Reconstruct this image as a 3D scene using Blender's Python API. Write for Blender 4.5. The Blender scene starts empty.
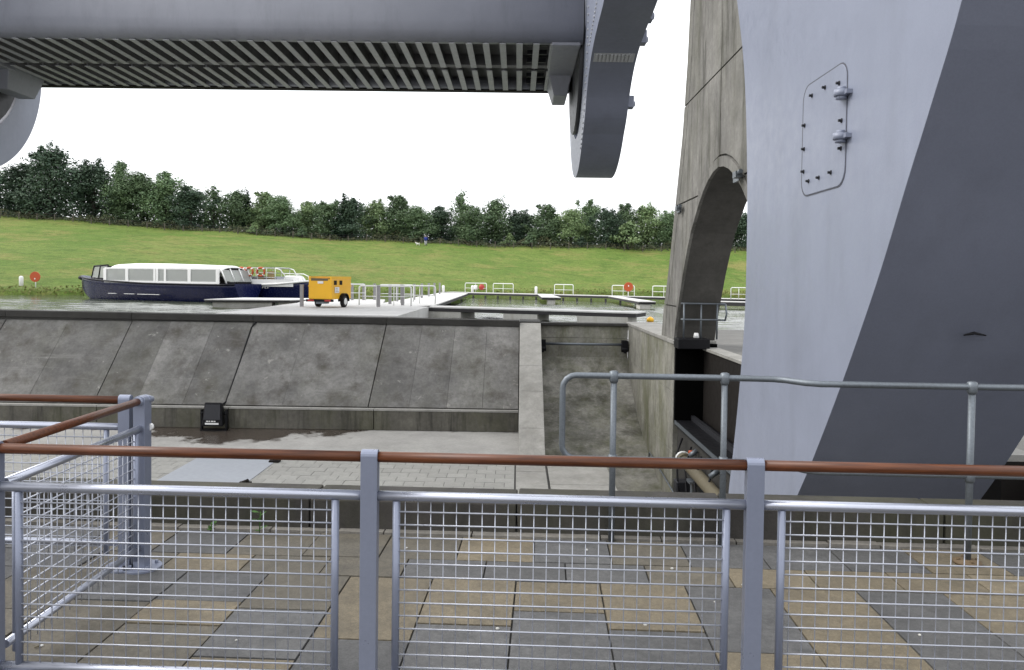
import bpy, bmesh, math, random
from mathutils import Vector, Matrix
from mathutils.geometry import tessellate_polygon
R = math.radians
random.seed(7)
sc = bpy.context.scene
col = sc.collection

# ------------------------------------------------------------------ camera
cam_d = bpy.data.cameras.new('camera'); cam = bpy.data.objects.new('camera', cam_d); col.objects.link(cam)
cam_d.sensor_width = 36; cam_d.lens = 27.77; cam_d.clip_end = 3000; cam_d.clip_start = .05
cam_d.shift_y = -34.3 / 1024
yaw, pit, roll = R(0.4), R(-1.5), R(0.75)
F = Vector((-math.sin(yaw) * math.cos(pit), math.cos(yaw) * math.cos(pit), math.sin(pit)))
R0 = Vector((math.cos(yaw), math.sin(yaw), 0)); U0 = R0.cross(F)
RR = R0 * math.cos(roll) + U0 * math.sin(roll); UU = U0 * math.cos(roll) - R0 * math.sin(roll)
m = Matrix((RR, UU, -F)).transposed().to_4x4(); m.translation = (0, 0, 1.8)
cam.matrix_world = m
sc.camera = cam

# ------------------------------------------------------------------ sky, sun, exposure
SUN = Vector((-.78, .05, .66)).normalized()
w = bpy.data.worlds.new('World'); sc.world = w; w.use_nodes = True
nt = w.node_tree; bg = nt.nodes['Background']; bg.inputs['Strength'].default_value = .1
sky = nt.nodes.new('ShaderNodeTexSky'); sky.sky_type = 'NISHITA'; sky.sun_disc = False
sky.sun_elevation = math.asin(SUN.z); sky.sun_rotation = math.atan2(SUN.x, SUN.y)
sky.air_density = 1.6; sky.dust_density = 5
tc = nt.nodes.new('ShaderNodeTexCoord')
sep = nt.nodes.new('ShaderNodeSeparateXYZ'); nt.links.new(tc.outputs['Generated'], sep.inputs[0])
mr = nt.nodes.new('ShaderNodeMapRange'); mr.inputs[1].default_value = 0; mr.inputs[2].default_value = 1
mr.inputs[3].default_value = 9.6; mr.inputs[4].default_value = 13.5
nt.links.new(sep.outputs['Z'], mr.inputs[0])
cn = nt.nodes.new('ShaderNodeTexNoise'); cn.inputs['Scale'].default_value = 2.2; cn.inputs['Detail'].default_value = 5
mp = nt.nodes.new('ShaderNodeMapping'); mp.inputs['Scale'].default_value = (1, 1, 3)
nt.links.new(tc.outputs['Generated'], mp.inputs[0]); nt.links.new(mp.outputs[0], cn.inputs['Vector'])
cr = nt.nodes.new('ShaderNodeMapRange'); cr.inputs[1].default_value = .3; cr.inputs[2].default_value = .7
cr.inputs[3].default_value = .9; cr.inputs[4].default_value = 1.08
nt.links.new(cn.outputs['Fac'], cr.inputs[0])
mu = nt.nodes.new('ShaderNodeMath'); mu.operation = 'MULTIPLY'
nt.links.new(mr.outputs[0], mu.inputs[0]); nt.links.new(cr.outputs[0], mu.inputs[1])
cc = nt.nodes.new('ShaderNodeVectorMath'); cc.operation = 'SCALE'; cc.inputs[0].default_value = (.985, 1.0, 1.035)
nt.links.new(mu.outputs[0], cc.inputs['Scale'])
mx = nt.nodes.new('ShaderNodeMix'); mx.data_type = 'RGBA'; mx.inputs['Factor'].default_value = .93
nt.links.new(sky.outputs[0], mx.inputs['A']); nt.links.new(cc.outputs[0], mx.inputs['B'])
nt.links.new(mx.outputs['Result'], bg.inputs['Color'])
sd = bpy.data.lights.new('sun', 'SUN'); sd.energy = 1.5; sd.angle = R(35); sd.color = (1, .97, .93)
sun = bpy.data.objects.new('sun', sd); col.objects.link(sun); sun.rotation_euler = SUN.to_track_quat('Z', 'Y').to_euler()
vs = sc.view_settings; vs.view_transform = 'Standard'; vs.look = 'None'; vs.exposure = .8; vs.gamma = 1
vs.use_curve_mapping = False

# ------------------------------------------------------------------ materials
def lin(r, g, b):
    f = lambda c: (c / 255 / 12.92) if c <= 10 else ((c / 255 + .055) / 1.055) ** 2.4
    return (f(r), f(g), f(b))

class NM:
    def __init__(s, name):
        s.m = bpy.data.materials.new(name); s.m.use_nodes = True; s.t = s.m.node_tree
        s.b = s.t.nodes['Principled BSDF']; s.tc = s.n('ShaderNodeTexCoord'); s.vec = s.tc.outputs['Object']
    def n(s, t): return s.t.nodes.new(t)
    def l(s, a, b): s.t.links.new(a, b)
    def noise(s, scale, detail=4, rough=.6, sc3=None, vec=None):
        v = vec or s.vec
        if sc3:
            mp = s.n('ShaderNodeMapping'); mp.inputs['Scale'].default_value = sc3; s.l(v, mp.inputs[0]); v = mp.outputs[0]
        t = s.n('ShaderNodeTexNoise'); t.inputs['Scale'].default_value = scale; t.inputs['Detail'].default_value = detail
        t.inputs['Roughness'].default_value = rough; s.l(v, t.inputs['Vector']); return t.outputs['Fac']
    def rng(s, v, a, b, c, d):
        r = s.n('ShaderNodeMapRange')
        for i, x in enumerate((a, b, c, d)): r.inputs[i + 1].default_value = x
        s.l(v, r.inputs[0]); return r.outputs[0]
    def mix(s, f, a, b, mode='MIX'):
        x = s.n('ShaderNodeMix'); x.data_type = 'RGBA'; x.blend_type = mode
        for k, v in (('Factor', f), ('A', a), ('B', b)):
            i = x.inputs[k]
            if isinstance(v, (int, float)): i.default_value = v
            elif isinstance(v, tuple): i.default_value = (*v, 1)
            else: s.l(v, i)
        return x.outputs['Result']
    def gain(s, c, f):
        x = s.n('ShaderNodeVectorMath'); x.operation = 'SCALE'
        if isinstance(c, tuple): x.inputs[0].default_value = c
        else: s.l(c, x.inputs[0])
        s.l(f, x.inputs['Scale']); return x.outputs[0]
    def math(s, op, a, b):
        x = s.n('ShaderNodeMath'); x.operation = op
        for i, v in enumerate((a, b)):
            if isinstance(v, (int, float)): x.inputs[i].default_value = v
            else: s.l(v, x.inputs[i])
        return x.outputs[0]
    def color(s, c):
        if isinstance(c, tuple): s.b.inputs['Base Color'].default_value = (*c, 1)
        else: s.l(c, s.b.inputs['Base Color'])
    def bump(s, h, strength=.2, dist=.01):
        b = s.n('ShaderNodeBump'); b.inputs['Strength'].default_value = strength; b.inputs['Distance'].default_value = dist
        s.l(h, b.inputs['Height']); s.l(b.outputs[0], s.b.inputs['Normal'])
    def set(s, rough=.7, metal=0, spec=.4):
        s.b.inputs['Roughness'].default_value = rough; s.b.inputs['Metallic'].default_value = metal
        s.b.inputs['Specular IOR Level'].default_value = spec; return s.m
    def rand(s):
        o = s.n('ShaderNodeObjectInfo'); return o.outputs['Random']

K = .64
def dim(c, f=None): return tuple(x * (f or K) for x in c)
def concrete(name, c, var=.25, stain=None, amt=.5, streak=False, moss=0, rough=.85, per=0, lo=.5, spots=0, ss=2.2):
    k = NM(name); c = dim(c); stain = dim(stain) if stain else None
    a = k.rng(k.noise(.7, 5, .65), .3, .7, 1 - var, 1 + var)
    b = k.math('MULTIPLY', k.rng(k.noise(9, 5, .7), .3, .7, 1 - var * .5, 1 + var * .5), k.rng(k.noise(2.7, 6, .75), .3, .7, 1 - var * .6, 1 + var * .6))
    d = k.rng(k.noise(70, 3, .6), .3, .7, .9, 1.1)
    g = k.math('MULTIPLY', k.math('MULTIPLY', a, b), d)
    if per: g = k.math('MULTIPLY', g, k.rng(k.rand(), 0, 1, 1 - per, 1 + per))
    o = k.gain(c, g)
    if stain:
        sn = k.noise(1.4, 6, .7, (ss, ss, .22)) if streak else k.noise(.9, 6, .7)
        o = k.mix(k.rng(sn, lo, lo + .2, 0, amt), o, stain)
    if moss:
        o = k.mix(k.rng(k.noise(.55, 6, .75, (1, 1, .4)), .46, .62, 0, moss), o, (.075, .08, .024))
    if spots:
        o = k.mix(k.rng(k.noise(2.6, 5, .7, (1, 1, 1)), .64, .70, 0, spots), o, (min(1, c[0] * 2.2), min(1, c[1] * 2.2), min(1, c[2] * 2.1)))
        o = k.mix(k.rng(k.noise(1.2, 5, .75, (.25, 3, 3)), .60, .68, 0, spots * .6), o, (c[0] * 1.6, c[1] * 1.6, c[2] * 1.6))
    k.color(o); k.bump(k.noise(45, 6, .7), .35, .012)
    return k.set(rough)

def paint(name, c, rough=.4, metal=0, var=.06, dirt=0, spec=.45, fine=60, bmp=.05, k_=None):
    k = NM(name); c = dim(c, k_)
    g = k.math('MULTIPLY', k.rng(k.noise(.8, 4), .3, .7, 1 - var, 1 + var), k.rng(k.noise(fine, 3, .8), .3, .7, 1 - var, 1 + var))
    o = k.gain(c, g)
    if dirt: o = k.mix(k.rng(k.noise(1.1, 6, .7, (1.5, 1.5, .3)), .5, .75, 0, dirt), o, (c[0] * .45, c[1] * .44, c[2] * .4))
    k.color(o); k.l(k.rng(k.noise(6, 4), .3, .7, rough - .07, rough + .08), k.b.inputs['Roughness'])
    k.b.inputs['Metallic'].default_value = metal; k.b.inputs['Specular IOR Level'].default_value = spec
    if bmp: k.bump(k.noise(120, 2), bmp, .004)
    return k.m

def plain(name, c, rough=.6, metal=0, spec=.4):
    return paint(name, c, rough, metal, .08, 0, spec)

M = {}
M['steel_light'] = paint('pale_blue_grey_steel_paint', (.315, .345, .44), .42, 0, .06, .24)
M['steel_rim'] = paint('mid_grey_rim_shade', (.195, .212, .275), .5, 0, .06, .2)  # darker copy of the side paint, shade of the rim faces in its colour
M['gondola'] = paint('gondola_grey_paint', (.345, .355, .40), .5, 0, .06, .3)
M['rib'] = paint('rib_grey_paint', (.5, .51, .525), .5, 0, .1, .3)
M['rib_dark'] = paint('shaded_grimy_underside', (.2, .2, .205), .7, 0, .2, .5)  # shade of the recesses between the ribs put into the colour, plus dirt
M['dark_steel'] = plain('dark_steel', (.035, .036, .042), .5, .3)
M['black'] = plain('black_paint', (.006, .006, .008), .55, 0, .2)
M['void'] = plain('shade_black_steel', (.0025, .0025, .0025), .9, 0, .05)  # deep shade of the gate recess put into the end plate's colour
M['rail_metal'] = paint('silver_grey_railing_paint', (.30, .33, .43), .32, .3, .04, 0, .5, bmp=.01)
M['tube_metal'] = paint('silver_tube', (.62, .65, .75), .3, .8, .03, 0, .5, bmp=0)
M['wire'] = paint('galvanised_wire', (.56, .585, .66), .32, .4, .06)
M['galv'] = paint('dull_galvanised_tube', (.20, .225, .25), .42, .5, .16, .2)
def wood_mat():
    k = NM('varnished_red_brown_wood')
    g = k.noise(14, 6, .65, (.35, 6, 6))
    o = k.mix(k.rng(g, .35, .68, 0, 1), (.108, .035, .012), (.045, .0135, .0055))
    o = k.mix(k.rng(k.noise(3, 5), .5, .8, 0, .5), o, (.13, .042, .022))
    k.color(o); k.bump(g, .12, .002); return k.set(.38, 0, .32)
M['wood'] = wood_mat()
M['panel'] = concrete('weathered_slope_concrete', (.185, .18, .17), .36, (.075, .066, .053), .85, False, .1, per=.2, spots=.7)
M['upstand'] = concrete('stained_upstand_concrete', (.14, .132, .11), .3, (.035, .032, .027), .9, True, .22)
M['ledge'] = concrete('pale_ledge_concrete', (.38, .37, .34), .2)
M['apron'] = concrete('pale_apron_concrete', (.40, .39, .365), .18, (.22, .21, .19), .5)
def apron_mat():
    k = NM('pale_apron_with_damp_stain')
    g = k.math('MULTIPLY', k.rng(k.noise(.7, 5, .65), .3, .7, .82, 1.18), k.rng(k.noise(12, 5, .7), .3, .7, .88, 1.12))
    o = k.gain((.27, .263, .246), g)
    sp = k.n('ShaderNodeSeparateXYZ'); k.l(k.vec, sp.inputs[0])
    a = k.rng(sp.outputs['Y'], 25.0, 28.4, -.24, .18)
    bx = k.rng(k.math('ABSOLUTE', k.math('ADD', sp.outputs['X'], 9.8), 0), 0, 5.0, .26, -.1)
    f = k.math('ADD', k.math('ADD', k.noise(.5, 7, .65, (1, .8, 1)), a), bx)
    m_ = k.rng(f, .56, .63, 0, .93)
    o = k.mix(m_, o, (.035, .025, .018)); k.color(o)
    k.l(k.rng(m_, 0, 1, .85, .22), k.b.inputs['Roughness']); k.bump(k.noise(45, 6, .7), .3, .01)
    return k.m
M['apron'] = apron_mat()
M['floor_slab'] = concrete('pale_floor_slab', (.385, .38, .35), .14, (.26, .25, .23), .4, per=.07)
M['wing'] = concrete('pale_wing_wall_concrete', (.37, .36, .33), .2, (.2, .19, .16), .4)
M['bay'] = concrete('algae_stained_concrete', (.30, .29, .255), .42, (.075, .073, .05), .9, False, .4, lo=.45)
M['bay_wall'] = concrete('streaked_wall_concrete', (.34, .33, .285), .34, (.085, .08, .045), .8, True, .6, ss=.8, lo=.48)
M['pier'] = concrete('pier_concrete', (.265, .257, .238), .28, (.05, .047, .036), .85, True, .16, lo=.49, ss=1.5)
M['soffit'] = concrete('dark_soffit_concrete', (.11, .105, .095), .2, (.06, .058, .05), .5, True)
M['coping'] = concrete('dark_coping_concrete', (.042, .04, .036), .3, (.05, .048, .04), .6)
M['deck'] = concrete('pale_quay_deck', (.78, .775, .755), .1, (.64, .63, .6), .35)
M['kerb'] = concrete('dirty_kerb_concrete', (.055, .05, .044), .35, (.017, .016, .014), .8, True, .2)
M['gutter'] = concrete('pale_mortar', (.22, .205, .18), .4, (.08, .075, .065), .8)
M['pit_wall'] = concrete('pit_concrete', (.2, .195, .18), .2)
def slab_mat(name, c, c2):
    k = NM(name); c = dim(c, .64); c2 = dim(c2, .64)
    o = k.mix(k.rng(k.noise(2.2, 6, .7), .4, .68, 0, .75), c, c2)
    o = k.gain(o, k.math('MULTIPLY', k.rng(k.noise(130, 3, .9), .3, .7, .68, 1.32), k.rng(k.rand(), 0, 1, .86, 1.12)))
    o = k.gain(o, k.math('MULTIPLY', k.rng(k.noise(38, 5, .85), .3, .7, .72, 1.28), k.rng(k.noise(11, 6, .8), .3, .7, .8, 1.2)))
    o = k.mix(k.rng(k.noise(4, 7, .8), .48, .72, 0, .65), o, (c2[0] * .6, c2[1] * .6, c2[2] * .6))
    k.color(o); k.bump(k.noise(120, 4, .7), .3, .004); return k.set(.72, 0, .35)
M['slab_grey'] = slab_mat('grey_paving_slab', (.128, .127, .125), (.082, .082, .082))
M['slab_buff'] = slab_mat('buff_paving_slab', (.215, .178, .118), (.148, .128, .092))
M['slab_brown'] = slab_mat('brown_grey_paving_slab', (.155, .137, .104), (.108, .10, .082))
M['bed'] = concrete('joint_bed', (.035, .033, .028), .3)
def grass_mat():
    k = NM('mown_grass')
    o = k.mix(k.rng(k.noise(.06, 6, .7), .4, .62, 0, 1), (.112, .182, .034), (.165, .218, .052))
    o = k.mix(k.rng(k.noise(.17, 8, .78, (.6, 1, 1)), .49, .63, 0, .85), o, (.24, .22, .075))
    o = k.mix(k.rng(k.noise(.45, 7, .85, (.7, 1, 1)), .5, .64, 0, .85), o, (.07, .125, .022))
    o = k.gain(o, k.math('MULTIPLY', k.rng(k.noise(7, 5, .85), .3, .7, .6, 1.4), k.rng(k.noise(1.5, 6, .85), .34, .66, .78, 1.22)))
    k.color(o); k.bump(k.noise(3, 8, .85), 1, .4); return k.set(.9, 0, .15)
M['grass'] = grass_mat()
def leaf_mat(name, a, b):
    k = NM(name)
    o = k.mix(k.rng(k.noise(.9, 3), .35, .65, 0, 1), a, b)
    o = k.gain(o, k.rng(k.rand(), 0, 1, .75, 1.25))
    k.color(o); k.b.inputs['Transmission Weight'].default_value = 0
    return k.set(.65, 0, .2)
M['leaf_dark'] = leaf_mat('dark_leaves', (.036, .062, .04), (.064, .10, .06))
M['leaf_mid'] = leaf_mat('mid_green_leaves', (.072, .118, .06), (.122, .178, .085))
M['leaf_pale'] = leaf_mat('pale_green_leaves', (.105, .16, .07), (.165, .22, .10))
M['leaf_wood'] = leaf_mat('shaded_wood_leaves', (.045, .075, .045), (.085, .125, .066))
M['conifer'] = leaf_mat('conifer_needles', (.010, .024, .014), (.02, .04, .02))
M['bark'] = concrete('bark', (.05, .045, .036), .3)
M['scrub'] = leaf_mat('dry_scrub', (.085, .078, .04), (.045, .068, .03))
M['fence_wood'] = concrete('weathered_fence_wood', (.15, .13, .105), .25)
def water_mat():
    k = NM('canal_water')
    k.color((.05, .058, .034)); k.b.inputs['IOR'].default_value = 1.45
    n1 = k.noise(1.1, 4, .6, (.5, 1.6, 1)); n2 = k.noise(5, 3, .6, (.6, 1.5, 1))
    h = k.math('ADD', n1, k.math('MULTIPLY', n2, .5)); k.bump(h, .5, .08)
    sp = k.n('ShaderNodeSeparateXYZ'); k.l(k.vec, sp.inputs[0])
    y = k.math('ADD', sp.outputs['Y'], k.math('MULTIPLY', k.noise(.12, 4), 18))       # open water ruffled by wind, calm under the bank
    y = k.math('ADD', y, k.math('MULTIPLY', k.math('ABSOLUTE', k.math('ADD', sp.outputs['X'], 6), 0), -.25))
    k.l(k.rng(y, 58, 74, .12, .05), k.b.inputs['Roughness'])
    k.b.inputs['Specular IOR Level'].default_value = .5
    return k.m
M['water'] = water_mat()
M['navy'] = paint('navy_hull_paint', (.009, .014, .08), .25, 0, .05, 0, .35, bmp=0)
M['white'] = paint('white_paint', (.80, .80, .78), .4, 0, .03, k_=.85)
M['canvas'] = paint('white_canvas', (.84, .84, .82), .75, 0, .03, k_=.85)
def glass_mat():
    k = NM('hazy_window'); k.color((.36, .375, .355)); k.b.inputs['Alpha'].default_value = .65
    return k.set(.12, 0, .6)
M['glass'] = glass_mat()
M['seat'] = plain('dark_seat', (.05, .045, .045), .8)
M['tan'] = plain('tan_seat', (.45, .33, .15), .7)
M['orange'] = plain('orange_lifebuoy', (.62, .11, .03), .6)
M['red'] = plain('red_paint', (.55, .05, .04), .5)
M['yellow'] = paint('yellow_machine_paint', (.82, .44, .012), .42, 0, .05, k_=.9)
M['tyre'] = plain('tyre_rubber', (.016, .016, .017), .85)
M['bollard'] = plain('grey_timber_post', (.42, .41, .42), .8)
M['fender'] = plain('dark_fender_timber', (.05, .048, .05), .8)
M['float'] = concrete('pale_float', (.68, .67, .62), .12, (.4, .36, .28), .5, True)
M['white_rail'] = paint('white_rail_paint', (.78, .79, .77), .45, 0, .05, k_=.85)
M['cream'] = plain('cream_pipe_paint', (.17, .145, .09), .7)
M['brown_steel'] = paint('rusty_brown_steel', (.018, .015, .013), .75, 0, .15, .4, .15)
M['plate'] = paint('steel_plate', (.40, .425, .465), .5, 0, .03)
M['wet'] = concrete('wet_stain_concrete', (.085, .068, .05), .3, rough=.3)
M['skin'] = plain('skin', (.45, .28, .2), .6)
M['blue_cloth'] = plain('blue_cloth', (.025, .05, .30), .85)
M['pale_cloth'] = plain('pale_cloth', (.6, .6, .63), .85)
M['hair'] = plain('grey_hair', (.35, .33, .3), .8)
M['fur'] = plain('white_fur', (.75, .73, .68), .9)
M['weed'] = leaf_mat('weed_leaves', (.03, .08, .014), (.05, .11, .02))
M['pebble'] = plain('white_pebble', (.6, .59, .55), .8)
M['rust'] = plain('rusty_flange', (.16, .11, .06), .8)
M['pylon'] = plain('pylon_steel', (.42, .45, .47), .6)

# ------------------------------------------------------------------ mesh builder
class MB:
    def __init__(s): s.v = []; s.f = []; s.mi = []; s.sm = []
    def add(s, vs, fs, mi=0, smooth=False):
        o = len(s.v); s.v += [tuple(v) for v in vs]
        for f in fs: s.f.append(tuple(i + o for i in f)); s.mi.append(mi); s.sm.append(smooth)
        return s
    def box(s, a, b, mi=0):
        x0, y0, z0 = a; x1, y1, z1 = b
        return s.add([(x0, y0, z0), (x1, y0, z0), (x1, y1, z0), (x0, y1, z0), (x0, y0, z1), (x1, y0, z1), (x1, y1, z1), (x0, y1, z1)],
                     [(0, 3, 2, 1), (4, 5, 6, 7), (0, 1, 5, 4), (1, 2, 6, 5), (2, 3, 7, 6), (3, 0, 4, 7)], mi)
    def hexa(s, p, mi=0):   # 8 corners, bottom 4 then top 4
        return s.add(p, [(0, 3, 2, 1), (4, 5, 6, 7), (0, 1, 5, 4), (1, 2, 6, 5), (2, 3, 7, 6), (3, 0, 4, 7)], mi)
    def tube(s, pts, r, n=8, mi=0, smooth=True, cap=True, closed=False):
        pts = [Vector(p) for p in pts]; N = len(pts); rr = r if isinstance(r, (list, tuple)) else [r] * N
        vs = []; prev = None
        for i, p in enumerate(pts):
            if closed: t = pts[(i + 1) % N] - pts[i - 1]
            else: t = (pts[min(i + 1, N - 1)] - pts[max(i - 1, 0)])
            t.normalize()
            if prev is None:
                a = Vector((0, 0, 1)) if abs(t.z) < .9 else Vector((1, 0, 0)); u = t.cross(a).normalized()
            else: u = (prev - t * prev.dot(t)).normalized()
            prev = u; v = t.cross(u)
            for k in range(n):
                an = 2 * math.pi * k / n; vs.append(p + (u * math.cos(an) + v * math.sin(an)) * rr[i])
        fs = []
        for i in range(N if closed else N - 1):
            j = (i + 1) % N
            for k in range(n): fs.append((i * n + k, i * n + (k + 1) % n, j * n + (k + 1) % n, j * n + k))
        s.add(vs, fs, mi, smooth)
        if cap and not closed:
            o = len(s.v) - len(vs)
            s.f.append(tuple(o + k for k in range(n))[::-1]); s.mi.append(mi); s.sm.append(False)
            s.f.append(tuple(o + (N - 1) * n + k for k in range(n))); s.mi.append(mi); s.sm.append(False)
        return s
    def prism(s, poly, axis, a, b, mi=0, holes=(), smooth=False, rim=None):
        """poly: 2D points extruded along axis ('x': pts are (y,z); 'y': (x,z); 'z': (x,y))"""
        def P(q, h): return {'x': (h, q[0], q[1]), 'y': (q[0], h, q[1]), 'z': (q[0], q[1], h)}[axis]
        loops = [list(poly)] + [list(h) for h in holes]
        flat = [q for l in loops for q in l]; n = len(flat)
        tris = tessellate_polygon([[Vector((q[0], q[1], 0)) for q in l] for l in loops])
        vs = [P(q, a) for q in flat] + [P(q, b) for q in flat]
        fs = [tuple(t) for t in tris] + [tuple(i + n for i in t[::-1]) for t in tris]
        s.add(vs, fs, mi); o = len(s.v) - len(vs); st = 0
        for l in loops:
            L = len(l)
            for i in range(L):
                j = (i + 1) % L
                s.f.append((o + st + i, o + st + j, o + n + st + j, o + n + st + i)); s.mi.append(mi if rim is None else rim); s.sm.append(smooth)
            st += L
        return s
    def mesh(s, name, mats):
        me = bpy.data.meshes.new(name); me.from_pydata(s.v, [], s.f)
        for mt in (mats if isinstance(mats, (list, tuple)) else [mats]): me.materials.append(M[mt])
        me.polygons.foreach_set('material_index', s.mi); me.polygons.foreach_set('use_smooth', s.sm)
        bm = bmesh.new(); bm.from_mesh(me); bmesh.ops.recalc_face_normals(bm, faces=bm.faces); bm.to_mesh(me); bm.free()
        me.update(); return me
    def build(s, name, mats, parent=None, loc=(0, 0, 0), rz=0, bevel=0):
        o = bpy.data.objects.new(name, s.mesh(name, mats)); col.objects.link(o)
        o.parent = parent; o.location = loc; o.rotation_euler.z = rz
        if bevel:
            b = o.modifiers.new('edge', 'BEVEL'); b.width = bevel; b.segments = 2; b.limit_method = 'ANGLE'; b.angle_limit = R(40)
        return o
def obj(name, me, parent=None, loc=(0, 0, 0), rz=0):
    o = bpy.data.objects.new(name, me); col.objects.link(o); o.parent = parent; o.location = loc; o.rotation_euler.z = rz; return o
def tag(o, label, cat, group=None):
    o['label'] = label; o['category'] = cat
    if group: o['group'] = group
    return o
def struct(o): o['kind'] = 'structure'; return o
def thing(name, label, cat, loc=(0, 0, 0), rz=0, group=None):
    o = bpy.data.objects.new(name, None); o.empty_display_size = .2; col.objects.link(o); o.location = loc; o.rotation_euler.z = rz
    return tag(o, label, cat, group)
def arc(cx, cy, r, a0, a1, n): return [(cx + r * math.cos(a0 + (a1 - a0) * i / n), cy + r * math.sin(a0 + (a1 - a0) * i / n)) for i in range(n + 1)]

WATER = -.3
FG = R(-2.0)                       # the promenade is set 2 degrees off the wheel's axis
def fgw(x, y, z=0):
    return (x * math.cos(FG) - y * math.sin(FG), x * math.sin(FG) + y * math.cos(FG), z)

# ================================================================== SETTING
# ---- terrain beyond the basin
def interp(x, xs, ys):
    if x <= xs[0]: return ys[0]
    for i in range(len(xs) - 1):
        if x <= xs[i + 1]: return ys[i] + (ys[i + 1] - ys[i]) * (x - xs[i]) / (xs[i + 1] - xs[i])
    return ys[-1]
TL = 140.0
def edgeY(X): return interp(X, [-300, -90, -60, -45, -20, -6, 15, 45, 300], [60, 66, 72, 79, 90, 100, 109, 114, 118])
def topZ(X): return interp(X, [-300, -94, -69, -42, -15.5, 7.5, 25, 60, 300], [16, 12.2, 10.7, 9.1, 8.2, 7.8, 7.8, 7.6, 8])
def groundZ(X, Y):
    e = edgeY(X); zt = topZ(X)
    if Y <= e: return WATER - .6 + (Y - e) * .2
    t = (Y - e) / (TL - e)
    if t <= 1:
        bank = min((Y - e) / 1.2, 1) * .45 + WATER
        z = bank + (zt - .15) * (t ** 1.08)
    else: z = zt + WATER + .3 + min((Y - TL) * .03, 4)
    return z + (.12 * math.sin(X * .21 + Y * .13) + .08 * math.sin(X * .47 - Y * .31)) * min(1, max(0, t) * 3) * (1 if Y < 200 else 0)
mb = MB()
xs = [-900, -600, -400, -300, -230, -180, -150] + [-130 + 3 * i for i in range(71)] + [100, 130, 180, 260, 400, 600, 900]
ts = [-.25, -.05, 0, .012, .03, .06] + [.1 + .05 * i for i in range(19)] + [1.08, 1.2, 1.5, 2, 3, 6, 14, 40]
for t in ts:
    for X in xs:
        e = edgeY(X); Y = e + (TL - e) * t; mb.v.append((X, Y, groundZ(X, Y)))
nx = len(xs)
for j in range(len(ts) - 1):
    for i in range(nx - 1):
        a = j * nx + i; mb.f.append((a, a + 1, a + nx + 1, a + nx)); mb.mi.append(0); mb.sm.append(True)
struct(mb.build('grass_bank', 'grass'))
# ---- water (L-shaped so that it stays behind the dock walls)
mb = MB(); rw = random.Random(31)
wv = []
for k in range(16):
    lam = rw.uniform(.55, 1.9); th = rw.gauss(0, .42); wv.append((2 * math.pi / lam * math.sin(th), 2 * math.pi / lam * math.cos(th), rw.uniform(0, 6.28), .0075 * lam ** 1.0))
wy = [31.7, 33.0, 33.9] + [34.0 + .15 * i for i in range(250)] + [72, 76, 80, 100, 130]
wx = [-900, -300, -120, -70] + [-52 + .5 * i for i in range(165)] + [40, 60, 120, 300, 900]
for y in wy:
    fade = max(0, min(1, (71 - y) / 14))
    for x in wx:
        a = fade * (.75 + .45 * math.sin(x * .19 + y * .11) * math.sin(y * .23 - x * .07)) if -52 <= x <= 31 and y >= 34 else 0
        mb.v.append((x, y, WATER + (a * sum(A_ * math.sin(kx * x + ky * y + p) for kx, ky, p, A_ in wv) if a > 0 else 0)))
for r_ in range(len(wy) - 1):
    for c_ in range(len(wx) - 1):
        if wy[r_] < 33.85 and wx[c_] > .4: continue
        a = r_ * len(wx) + c_; mb.f.append((a, a + 1, a + 1 + len(wx), a + len(wx))); mb.mi.append(0); mb.sm.append(True)
struct(mb.build('water', 'water'))
# ---- dock floor and its laid slabs
FZ = -3.7
mb = MB(); mb.box((-45, 5.9, FZ - .5), (.93, 24.6, FZ - .012)); dock = struct(mb.build('dock_floor', 'bed'))
mb = MB(); mb.box((-45, 24.6, FZ - .5), (.1, 28.6, FZ)); struct(mb.build('apron', 'apron'))
sl = MB(); sl.box((.006, .006, -.05), (.54 - .006, .47 - .006, 0)); slm = sl.mesh('slab', 'floor_slab')
hs = MB(); hs.box((.006, .006, -.05), (.264, .464, 0)); hsm = hs.mesh('slab', 'floor_slab')
n_s = 0
for r in range(10):
    y = 24.58 - .47 * (r + 1)
    if r % 2: obj('slab', hsm, dock, (-.29, y, FZ))
    for q in range(30):
        x = -.02 - .54 * (q + 1) - (.27 if r % 2 else 0)
        if -9.7 < x < -7.6 and 20.4 < y < 23.6: continue
        obj('slab', slm, dock, (x, y, FZ + random.uniform(-.004, .004))); n_s += 1
mb = MB()
for r in range(24):
    y = 24.58 - .47 * (r + 1)
    for q in range(34):
        x = -.02 - .54 * (q + 1) - (.27 if r % 2 else 0)
        if r < 10 and q < 30: continue
        mb.box((x + .006, y + .006, FZ - .05), (x + .534, y + .464, FZ))
o = mb.build('laid_slabs', 'floor_slab', dock); o['kind'] = 'stuff'
for y0, y1 in ((22.6, 24.55), (20.6, 22.59), (18.6, 20.59), (13, 18.59), (6, 12.99)):      # long strip in line with the wing wall
    mb = MB(); mb.box((.02, y0, FZ - .05), (.88, y1 - .02, FZ + .002)); mb.build('slab', 'wing', dock)
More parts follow.
